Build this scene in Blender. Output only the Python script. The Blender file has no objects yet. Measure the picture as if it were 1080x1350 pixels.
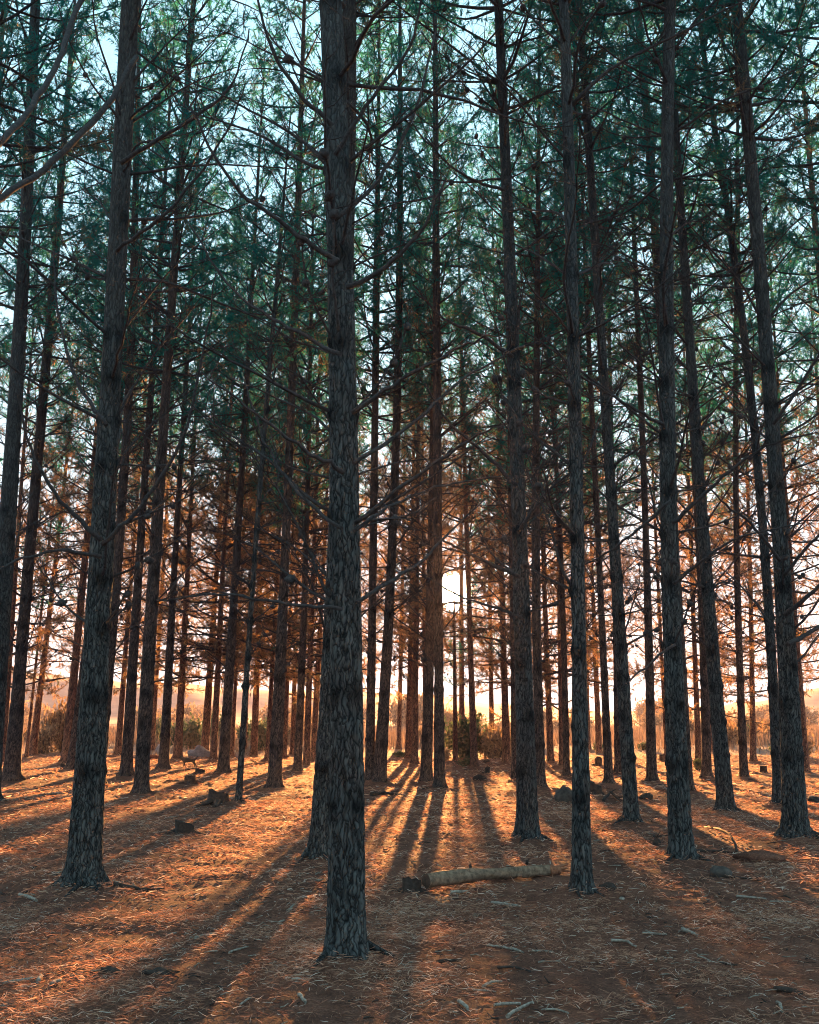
import bpy, math
import numpy as np
from mathutils import Vector, Matrix

SC = bpy.context.scene
COL = SC.collection
R = math.radians
rng = np.random.default_rng(7)

# ------------------------------------------------------------------ camera
FPX, CX, CY, HZ, EYE = 1400.0, 540.0, 675.0, 935.0, 1.6
PITCH = math.atan((HZ - CY) / FPX)
cam_d = bpy.data.cameras.new('camera')
cam_d.sensor_fit = 'HORIZONTAL'
cam_d.sensor_width = 36.0
cam_d.lens = 36.0 * FPX / 1080.0
cam_d.clip_end = 6000
cam_d.clip_start = 0.05
cam = bpy.data.objects.new('camera', cam_d)
COL.objects.link(cam)
cam.location = (0, 0, EYE)
cam.rotation_euler = (math.pi / 2 + PITCH, 0, 0)
SC.camera = cam
CP, SP = math.cos(PITCH), math.sin(PITCH)


def ray(px, py):
    x, u = (px - CX) / FPX, (CY - py) / FPX
    return np.array([x, CP - u * SP, SP + u * CP])


def on_ground(px, py):
    d = ray(px, py)
    t = -EYE / d[2]
    return np.array([d[0] * t, d[1] * t, 0.0])


def at_depth(px, py, y):
    d = ray(px, py)
    t = y / d[1]
    return np.array([d[0] * t, y, EYE + d[2] * t]), t


# ------------------------------------------------------------------ world, sun, exposure
SUN_PX = (598, 780)
sd = ray(*SUN_PX)
sd = sd / np.linalg.norm(sd)
SUN_EL, SUN_AZ = math.asin(sd[2]), math.atan2(sd[0], sd[1])
W = bpy.data.worlds.new('World')
SC.world = W
W.use_nodes = True
wn, wl = W.node_tree.nodes, W.node_tree.links
wn.clear()
sky = wn.new('ShaderNodeTexSky')
sky.sky_type = 'NISHITA'
sky.sun_disc = False
sky.sun_elevation = SUN_EL
sky.sun_rotation = SUN_AZ
sky.air_density = 1.0
sky.dust_density = 1.2
sky.ozone_density = 2.0
tint = wn.new('ShaderNodeMix')
tint.data_type = 'RGBA'
tint.blend_type = 'MULTIPLY'
tint.inputs[0].default_value = 1.0
# whitish towards the horizon, teal overhead
tc = wn.new('ShaderNodeTexCoord')
sx_ = wn.new('ShaderNodeSeparateXYZ')
wl.new(tc.outputs['Generated'], sx_.inputs[0])
el_ = wn.new('ShaderNodeMapRange')
el_.interpolation_type = 'SMOOTHSTEP'
el_.inputs[1].default_value, el_.inputs[2].default_value = 0.02, 0.52
wl.new(sx_.outputs[2], el_.inputs[0])
grad = wn.new('ShaderNodeMix')
grad.data_type = 'RGBA'
grad.inputs[6].default_value = (0.60, 0.73, 0.80, 1)
grad.inputs[7].default_value = (0.48, 0.86, 1.03, 1)
wl.new(el_.outputs[0], grad.inputs[0])
wl.new(grad.outputs[2], tint.inputs[7])
bg = wn.new('ShaderNodeBackground')
bg.inputs[1].default_value = 0.132
wo = wn.new('ShaderNodeOutputWorld')
hsv = wn.new('ShaderNodeHueSaturation')
hsv.inputs['Saturation'].default_value = 0.55
wl.new(sky.outputs[0], hsv.inputs['Color'])
gam = wn.new('ShaderNodeGamma')
gam.inputs['Gamma'].default_value = 0.14
wl.new(hsv.outputs[0], gam.inputs[0])
wl.new(gam.outputs[0], tint.inputs[6])
# the bright aureole of the low sun
geo = wn.new('ShaderNodeNewGeometry')
dot = wn.new('ShaderNodeVectorMath')
dot.operation = 'DOT_PRODUCT'
dot.inputs[1].default_value = tuple(-sd)
wl.new(geo.outputs['Incoming'], dot.inputs[0])
glow = wn.new('ShaderNodeMapRange')
glow.interpolation_type = 'SMOOTHERSTEP'
glow.inputs[1].default_value, glow.inputs[2].default_value = math.cos(R(1.15)), math.cos(R(0.3))
glow.inputs[3].default_value, glow.inputs[4].default_value = 0.0, 60.0
wl.new(dot.outputs['Value'], glow.inputs[0])
gcol = wn.new('ShaderNodeMix')
gcol.data_type = 'RGBA'
gcol.blend_type = 'ADD'
gcol.inputs[0].default_value = 1.0
gm = wn.new('ShaderNodeVectorMath')
gm.operation = 'SCALE'
gm.inputs[0].default_value = (1.0, 0.78, 0.5)
wl.new(glow.outputs[0], gm.inputs['Scale'])
wl.new(tint.outputs[2], gcol.inputs[6])
wl.new(gm.outputs[0], gcol.inputs[7])
wl.new(gcol.outputs[2], bg.inputs[0])
wl.new(bg.outputs[0], wo.inputs[0])

sl = bpy.data.lights.new('sun', 'SUN')
sl.energy = 5.0
sl.angle = R(0.5)
sl.color = (1.0, 0.43, 0.13)
so = bpy.data.objects.new('sun', sl)
COL.objects.link(so)
so.rotation_euler = Vector(tuple(-sd)).to_track_quat('-Z', 'Y').to_euler()
so.location = (3, 40, 12)

SC.view_settings.view_transform = 'Standard'
SC.view_settings.look = 'None'
SC.view_settings.exposure = 3.35
SC.view_settings.gamma = 1.0
SC.view_settings.use_curve_mapping = False
SC.render.engine = 'CYCLES'
cy = SC.cycles
cy.max_bounces = 6
cy.diffuse_bounces = 3
cy.glossy_bounces = 2
cy.transmission_bounces = 4
cy.transparent_max_bounces = 4
cy.volume_bounces = 0
cy.filter_width = 1.0
cy.sample_clamp_indirect = 2.0
cy.sample_clamp_direct = 3.0
cy.use_denoising = True
HAZE_DENSITY = 0.00058


# ------------------------------------------------------------------ numpy helpers
def hsh(i, j, s=0):
    n = (i.astype(np.int64) * 374761393 + j.astype(np.int64) * 668265263 + s * 974634777) & 0x7fffffff
    n = ((n ^ (n >> 13)) * 1274126177) & 0x7fffffff
    n = (n ^ (n >> 16)) & 0x7fffffff
    return (n % 100003) / 100003.0


def vnoise(x, y, s=0):
    xi, yi = np.floor(x), np.floor(y)
    fx, fy = x - xi, y - yi
    fx, fy = fx * fx * (3 - 2 * fx), fy * fy * (3 - 2 * fy)
    a, b = hsh(xi, yi, s), hsh(xi + 1, yi, s)
    c, d = hsh(xi, yi + 1, s), hsh(xi + 1, yi + 1, s)
    return (a + (b - a) * fx) * (1 - fy) + (c + (d - c) * fx) * fy - 0.5


def fbm(x, y, o=3, s=0):
    v, a = 0, 1.0
    for k in range(o):
        v = v + a * vnoise(x * 2 ** k + 17.3 * k, y * 2 ** k + 9.1 * k, s + k)
        a *= 0.5
    return v


def worley(u, v, nu, s=0):
    """F1, F2 and the nearest cell's random value; u wraps after nu cells."""
    ui, vi = np.floor(u), np.floor(v)
    f1 = np.full(u.shape, 9.0)
    f2 = np.full(u.shape, 9.0)
    cid = np.zeros(u.shape)
    for a in (-1, 0, 1):
        for b in (-1, 0, 1):
            cu, cv = ui + a, vi + b
            wu = np.mod(cu, nu)
            du = cu + 0.15 + 0.7 * hsh(wu, cv, s) - u
            dv = cv + 0.1 + 0.8 * hsh(wu, cv, s + 5) - v
            d = np.sqrt(du * du + dv * dv)
            near = d < f1
            f2 = np.where(near, f1, np.minimum(f2, d))
            cid = np.where(near, hsh(wu, cv, s + 11), cid)
            f1 = np.where(near, d, f1)
    return f1, f2, cid


def sstep(a, b, x):
    t = np.clip((x - a) / (b - a), 0, 1)
    return t * t * (3 - 2 * t)


class MB:
    """Collects vertices and faces, then links them as one mesh."""

    def __init__(self):
        self.v, self.f, self.a, self.n = [], [], [], 0

    def add(self, V, F, mat=0, smooth=True, att=0.0):
        V = np.asarray(V, float).reshape(-1, 3)
        F = np.asarray(F, np.int64)
        self.f.append((F + self.n, mat, smooth))
        self.v.append(V)
        self.a.append(np.broadcast_to(np.asarray(att, float), (len(V),)))
        self.n += len(V)

    def tube(self, P, rad, n=5, mat=0, att=0.0, cap=True, smooth=True):
        P = np.asarray(P, float)
        m = len(P)
        rad = np.broadcast_to(np.asarray(rad, float), (m,))
        T = np.gradient(P, axis=0)
        T /= np.linalg.norm(T, axis=1, keepdims=True) + 1e-9
        ref = np.array([0, 0, 1.0]) if abs(T[:, 2]).mean() < 0.8 else np.array([0, 1.0, 0])
        A = np.cross(T, ref)
        A /= np.linalg.norm(A, axis=1, keepdims=True) + 1e-9
        B = np.cross(T, A)
        th = np.arange(n) * 2 * math.pi / n
        V = P[:, None] + rad[:, None, None] * (np.cos(th)[None, :, None] * A[:, None] + np.sin(th)[None, :, None] * B[:, None])
        self.add(V, quads(m, n), mat, smooth, np.repeat(np.broadcast_to(att, (m,)), n) if np.ndim(att) else att)
        if cap:
            e = self.n - n
            self.f.append((np.array([list(range(e, e + n))]), mat, False))
            self.f.append((np.array([list(range(e - (m - 1) * n, e - (m - 1) * n + n))[::-1]]), mat, False))

    def mesh(self, name, mats, attr='tint'):
        V = np.concatenate(self.v)
        me = bpy.data.meshes.new(name)
        me.vertices.add(len(V))
        me.vertices.foreach_set('co', V.astype(np.float32).ravel())
        li = np.concatenate([F.ravel() for F, _, _ in self.f]).astype(np.int32)
        tot = np.concatenate([np.full(len(F), F.shape[1]) for F, _, _ in self.f]).astype(np.int32)
        me.loops.add(len(li))
        me.loops.foreach_set('vertex_index', li)
        me.polygons.add(len(tot))
        me.polygons.foreach_set('loop_start', np.concatenate([[0], np.cumsum(tot)[:-1]]).astype(np.int32))
        me.polygons.foreach_set('loop_total', tot)
        me.polygons.foreach_set('material_index', np.concatenate([np.full(len(F), m) for F, m, _ in self.f]).astype(np.int32))
        me.polygons.foreach_set('use_smooth', np.concatenate([np.full(len(F), s) for F, _, s in self.f]).astype(bool))
        at = me.attributes.new(attr, 'FLOAT', 'POINT')
        at.data.foreach_set('value', np.concatenate(self.a).astype(np.float32))
        for m in mats:
            me.materials.append(m)
        me.update(calc_edges=True)
        return me


def quads(m, n, wrap=True):
    i = np.arange(m - 1)[:, None] * n
    j = np.arange(n if wrap else n - 1)[None, :]
    k = (j + 1) % n
    return np.stack([i + j, i + k, i + n + k, i + n + j], -1).reshape(-1, 4)


def link(name, data, parent=None, loc=None):
    o = bpy.data.objects.new(name, data)
    COL.objects.link(o)
    if parent is not None:
        o.parent = parent
    if loc is not None:
        o.location = tuple(loc)
    return o


def tag(o, label=None, cat=None, group=None, kind=None):
    for k, v in (('label', label), ('category', cat), ('group', group), ('kind', kind)):
        if v:
            o[k] = v
    return o


# ------------------------------------------------------------------ materials
def new_mat(name):
    m = bpy.data.materials.new(name)
    m.use_nodes = True
    nt = m.node_tree
    nt.nodes.clear()
    out = nt.nodes.new('ShaderNodeOutputMaterial')
    return m, nt, out


def N(nt, typ, **kw):
    n = nt.nodes.new(typ)
    for k, v in kw.items():
        if k.startswith('i_'):
            n.inputs[int(k[2:]) if k[2:].isdigit() else k[2:]].default_value = v
        else:
            setattr(n, k, v)
    return n


def ramp(nt, src, stops):
    r = nt.nodes.new('ShaderNodeValToRGB')
    e = r.color_ramp.elements
    while len(e) < len(stops):
        e.new(0.5)
    for el, (p, c) in zip(e, stops):
        el.position = p
        el.color = (*c, 1)
    nt.links.new(src, r.inputs[0])
    return r.outputs[0]


def noise(nt, scale, detail=4, vec=None, rough=0.6):
    n = nt.nodes.new('ShaderNodeTexNoise')
    n.inputs['Scale'].default_value = scale
    n.inputs['Detail'].default_value = detail
    n.inputs['Roughness'].default_value = rough
    if vec is not None:
        nt.links.new(vec, n.inputs['Vector'])
    return n.outputs[0]


def mixc(nt, fac, a, b, blend='MIX'):
    m = nt.nodes.new('ShaderNodeMix')
    m.data_type = 'RGBA'
    m.blend_type = blend
    for sock, val in ((0, fac), (6, a), (7, b)):
        if isinstance(val, (int, float)):
            m.inputs[sock].default_value = val
        elif isinstance(val, tuple):
            m.inputs[sock].default_value = (*val, 1)
        else:
            nt.links.new(val, m.inputs[sock])
    return m.outputs[2]


def bump(nt, h, strength, dist):
    b = N(nt, 'ShaderNodeBump')
    b.inputs['Strength'].default_value = strength
    b.inputs['Distance'].default_value = dist
    nt.links.new(h, b.inputs['Height'])
    return b.outputs[0]


def attr(nt, name):
    return N(nt, 'ShaderNodeAttribute', attribute_name=name).outputs['Fac']


def coords(nt, scale=(1, 1, 1), which='Object'):
    t = N(nt, 'ShaderNodeTexCoord')
    mp = N(nt, 'ShaderNodeMapping')
    mp.inputs['Scale'].default_value = scale
    nt.links.new(t.outputs[which], mp.inputs[0])
    return mp.outputs[0]


def principled(nt, out, col, rough=0.9, nrm=None, spec=0.15):
    p = N(nt, 'ShaderNodeBsdfPrincipled')
    p.inputs['Roughness'].default_value = rough
    p.inputs['Specular IOR Level'].default_value = spec
    nt.links.new(col, p.inputs['Base Color'])
    if nrm is not None:
        nt.links.new(nrm, p.inputs['Normal'])
    nt.links.new(p.outputs[0], out.inputs[0])
    return p


def mat_bark(name='pine_bark', hue=(0.86, 1.0, 1.03)):
    m, nt, out = new_mat(name)
    v = coords(nt, (1, 1, 0.22))
    n1 = noise(nt, 26, 6, v)
    n2 = noise(nt, 5, 3, v)
    a = attr(nt, 'tint')          # 0 deep fissure .. 1 plate top, >1 knot scars
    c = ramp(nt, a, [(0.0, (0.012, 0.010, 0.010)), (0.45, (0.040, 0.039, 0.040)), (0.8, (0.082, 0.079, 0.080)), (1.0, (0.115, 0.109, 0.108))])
    tco = N(nt, 'ShaderNodeTexCoord')
    wn_ = N(nt, 'ShaderNodeTexNoise')
    wn_.inputs['Scale'].default_value = 9.0
    wn_.inputs['Detail'].default_value = 3.0
    nt.links.new(tco.outputs['Object'], wn_.inputs['Vector'])
    wsc = N(nt, 'ShaderNodeVectorMath', operation='SCALE')
    wsc.inputs['Scale'].default_value = 0.085
    nt.links.new(wn_.outputs['Color'], wsc.inputs[0])
    wad = N(nt, 'ShaderNodeVectorMath', operation='ADD')
    nt.links.new(tco.outputs['Object'], wad.inputs[0])
    nt.links.new(wsc.outputs[0], wad.inputs[1])
    wmp = N(nt, 'ShaderNodeMapping')
    wmp.inputs['Scale'].default_value = (1, 1, 0.17)
    nt.links.new(wad.outputs[0], wmp.inputs[0])
    vo = N(nt, 'ShaderNodeTexVoronoi', feature='DISTANCE_TO_EDGE')
    vo.inputs['Scale'].default_value = 33.0
    nt.links.new(wmp.outputs[0], vo.inputs['Vector'])
    crack = N(nt, 'ShaderNodeMapRange')
    crack.inputs[1].default_value, crack.inputs[2].default_value = 0.015, 0.22
    nt.links.new(vo.outputs['Distance'], crack.inputs[0])
    sxyz = N(nt, 'ShaderNodeSeparateXYZ')
    nt.links.new(tco.outputs['Object'], sxyz.inputs[0])
    upz = N(nt, 'ShaderNodeMapRange')
    upz.inputs[1].default_value, upz.inputs[2].default_value = 2.0, 8.0
    upz.inputs[3].default_value, upz.inputs[4].default_value = 0.92, 0.45
    nt.links.new(sxyz.outputs[2], upz.inputs[0])
    c = mixc(nt, upz.outputs[0], c, ramp(nt, crack.outputs[0], [(0.0, (0.10, 0.10, 0.10)), (0.4, (0.70, 0.70, 0.70)), (0.7, (1.0, 0.98, 0.97)), (1.0, (1.04, 1.02, 1.0))]), 'MULTIPLY')
    hcr = N(nt, 'ShaderNodeMath', operation='MULTIPLY_ADD')
    nt.links.new(crack.outputs[0], hcr.inputs[0])
    hcr.inputs[1].default_value = 0.6
    nt.links.new(n1, hcr.inputs[2])
    c = mixc(nt, 0.75, c, ramp(nt, n1, [(0.3, (0.5, 0.48, 0.46)), (0.7, (1.25, 1.2, 1.15))]), 'MULTIPLY')
    c = mixc(nt, 0.45, c, ramp(nt, n2, [(0.35, (0.65, 0.62, 0.6)), (0.65, (1.2, 1.1, 1.0))]), 'MULTIPLY')
    oi = N(nt, 'ShaderNodeObjectInfo')
    c = mixc(nt, 0.5, c, ramp(nt, oi.outputs['Random'], [(0, (0.72, 0.78, 0.82)), (0.5, (1.0, 0.97, 0.95)), (1, (1.25, 1.05, 0.92))]), 'MULTIPLY')
    c = mixc(nt, 1.0, c, hue, 'MULTIPLY')
    principled(nt, out, c, 0.92, bump(nt, hcr.outputs[0], 0.9, 0.016))
    return m


def mat_wood(name, c0, c1, scale=30):
    m, nt, out = new_mat(name)
    v = coords(nt, (1, 1, 1))
    n1 = noise(nt, scale, 4, v)
    c = ramp(nt, n1, [(0.3, c0), (0.7, c1)])
    principled(nt, out, c, 0.9, bump(nt, n1, 0.4, 0.004))
    return m


def mat_leaf(name, stops, trans=0.45, vary=0.35):
    m, nt, out = new_mat(name)
    c = ramp(nt, attr(nt, 'tint'), stops)
    oi = N(nt, 'ShaderNodeObjectInfo')
    c = mixc(nt, vary, c, ramp(nt, oi.outputs['Random'], [(0, (0.6, 0.75, 0.7)), (1, (1.3, 1.15, 1.0))]), 'MULTIPLY')
    d = N(nt, 'ShaderNodeBsdfDiffuse')
    t = N(nt, 'ShaderNodeBsdfTranslucent')
    mx = N(nt, 'ShaderNodeMixShader', i_0=trans)
    nt.links.new(c, d.inputs[0])
    nt.links.new(c, t.inputs[0])
    nt.links.new(d.outputs[0], mx.inputs[1])
    nt.links.new(t.outputs[0], mx.inputs[2])
    nt.links.new(mx.outputs[0], out.inputs[0])
    return m


def mat_ground():
    m, nt, out = new_mat('needle_floor')
    v = coords(nt)
    big = noise(nt, 0.55, 5, v)
    mid = noise(nt, 3.5, 5, v)
    fine = noise(nt, 55, 8, v, 0.85)
    c = ramp(nt, fine, [(0.3, (0.060, 0.029, 0.023)), (0.5, (0.18, 0.088, 0.064)), (0.72, (0.42, 0.22, 0.15))])
    c = mixc(nt, 0.8, c, ramp(nt, mid, [(0.32, (0.5, 0.45, 0.42)), (0.62, (1.15, 1.1, 1.05))]), 'MULTIPLY')
    c = mixc(nt, 0.7, c, ramp(nt, big, [(0.35, (0.7, 0.68, 0.68)), (0.65, (1.2, 1.1, 1.0))]), 'MULTIPLY')
    field = ramp(nt, mid, [(0.3, (0.14, 0.09, 0.065)), (0.7, (0.26, 0.18, 0.13))])
    sep = N(nt, 'ShaderNodeSeparateXYZ')
    nt.links.new(v, sep.inputs[0])
    ad = N(nt, 'ShaderNodeMath', operation='MULTIPLY_ADD')
    nt.links.new(big, ad.inputs[0])
    ad.inputs[1].default_value = 9.0
    nt.links.new(sep.outputs[1], ad.inputs[2])
    mr = N(nt, 'ShaderNodeMapRange')
    mr.inputs[1].default_value, mr.inputs[2].default_value = 40.0, 47.0
    nt.links.new(ad.outputs[0], mr.inputs[0])
    c = mixc(nt, mr.outputs[0], c, field)
    hs = N(nt, 'ShaderNodeMath', operation='MULTIPLY_ADD')
    nt.links.new(mid, hs.inputs[0])
    hs.inputs[1].default_value = 1.5
    nt.links.new(fine, hs.inputs[2])
    principled(nt, out, c, 0.95, bump(nt, hs.outputs[0], 1.0, 0.035), 0.1)
    return m


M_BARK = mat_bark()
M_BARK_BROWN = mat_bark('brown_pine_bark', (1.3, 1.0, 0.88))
M_BARK_RED_GLOW = mat_bark('red_glow_pine_bark', (2.75, 1.45, 1.02))  # reddish bark, with the warm glow on far trunks put into its colour
M_DEAD = mat_wood('dead_branch_wood', (0.020, 0.017, 0.017), (0.062, 0.054, 0.052), 40)
M_NEEDLE = mat_leaf('pine_needles', [(0.0, (0.014, 0.155, 0.15)), (0.4, (0.035, 0.16, 0.13)), (0.6, (0.14, 0.11, 0.07)), (1.0, (0.42, 0.235, 0.135))], 0.68)
M_LITTER = mat_leaf('fallen_needles', [(0.0, (0.10, 0.052, 0.042)), (0.5, (0.36, 0.18, 0.12)), (0.85, (0.56, 0.33, 0.215)), (1.0, (0.64, 0.53, 0.44))], 0.5, 0.0)
M_GROUND = mat_ground()
M_STICK = mat_wood('dry_grey_stick', (0.10, 0.08, 0.065), (0.34, 0.29, 0.23), 45)
M_DARKSTICK = mat_wood('dark_damp_wood', (0.016, 0.012, 0.010), (0.065, 0.047, 0.038), 35)
M_STUMP = mat_wood('rotten_stump_wood', (0.02, 0.014, 0.012), (0.10, 0.06, 0.042), 22)
M_CUT = mat_wood('weathered_cut_wood', (0.22, 0.13, 0.08), (0.42, 0.29, 0.19), 60)
M_ROCK = mat_wood('grey_stone', (0.032, 0.026, 0.022), (0.095, 0.078, 0.066), 14)
M_PALE = mat_wood('pale_stone', (0.10, 0.11, 0.12), (0.27, 0.29, 0.31), 9)
M_GRASS = mat_leaf('dry_field_grass', [(0.0, (0.09, 0.06, 0.045)), (0.6, (0.19, 0.125, 0.085)), (1.0, (0.28, 0.20, 0.14))], 0.35, 0.0)
M_SHRUB = mat_leaf('dry_shrub_leaves', [(0.0, (0.07, 0.055, 0.04)), (0.5, (0.22, 0.145, 0.085)), (1.0, (0.34, 0.24, 0.15))], 0.4)
M_GREEN = mat_leaf('green_shrub_leaves', [(0.0, (0.030, 0.055, 0.035)), (0.6, (0.065, 0.10, 0.055)), (1.0, (0.13, 0.145, 0.08))], 0.4, 0.2)
M_DOG = mat_wood('dark_dog_fur', (0.022, 0.017, 0.015), (0.05, 0.038, 0.032), 60)


def mat_log():
    m, nt, out = new_mat('peeling_log_bark')
    v = coords(nt)
    n1 = noise(nt, 24, 5, v)
    n2 = noise(nt, 4.2, 3, v)
    c = ramp(nt, n1, [(0.3, (0.07, 0.045, 0.03)), (0.7, (0.26, 0.175, 0.115))])
    pale = ramp(nt, n1, [(0.3, (0.30, 0.21, 0.13)), (0.7, (0.46, 0.34, 0.22))])
    c = mixc(nt, ramp(nt, n2, [(0.59, (0, 0, 0)), (0.64, (1, 1, 1))]), c, pale)
    principled(nt, out, c, 0.85, bump(nt, n1, 0.5, 0.006))
    return m


M_LOG = mat_log()


def mat_hill():
    m, nt, out = new_mat('scrub_hillside')
    n1 = noise(nt, 0.12, 6, coords(nt))
    principled(nt, out, ramp(nt, n1, [(0.35, (0.075, 0.06, 0.05)), (0.65, (0.17, 0.125, 0.10))]), 0.95)
    return m


M_HILL = mat_hill()

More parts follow.
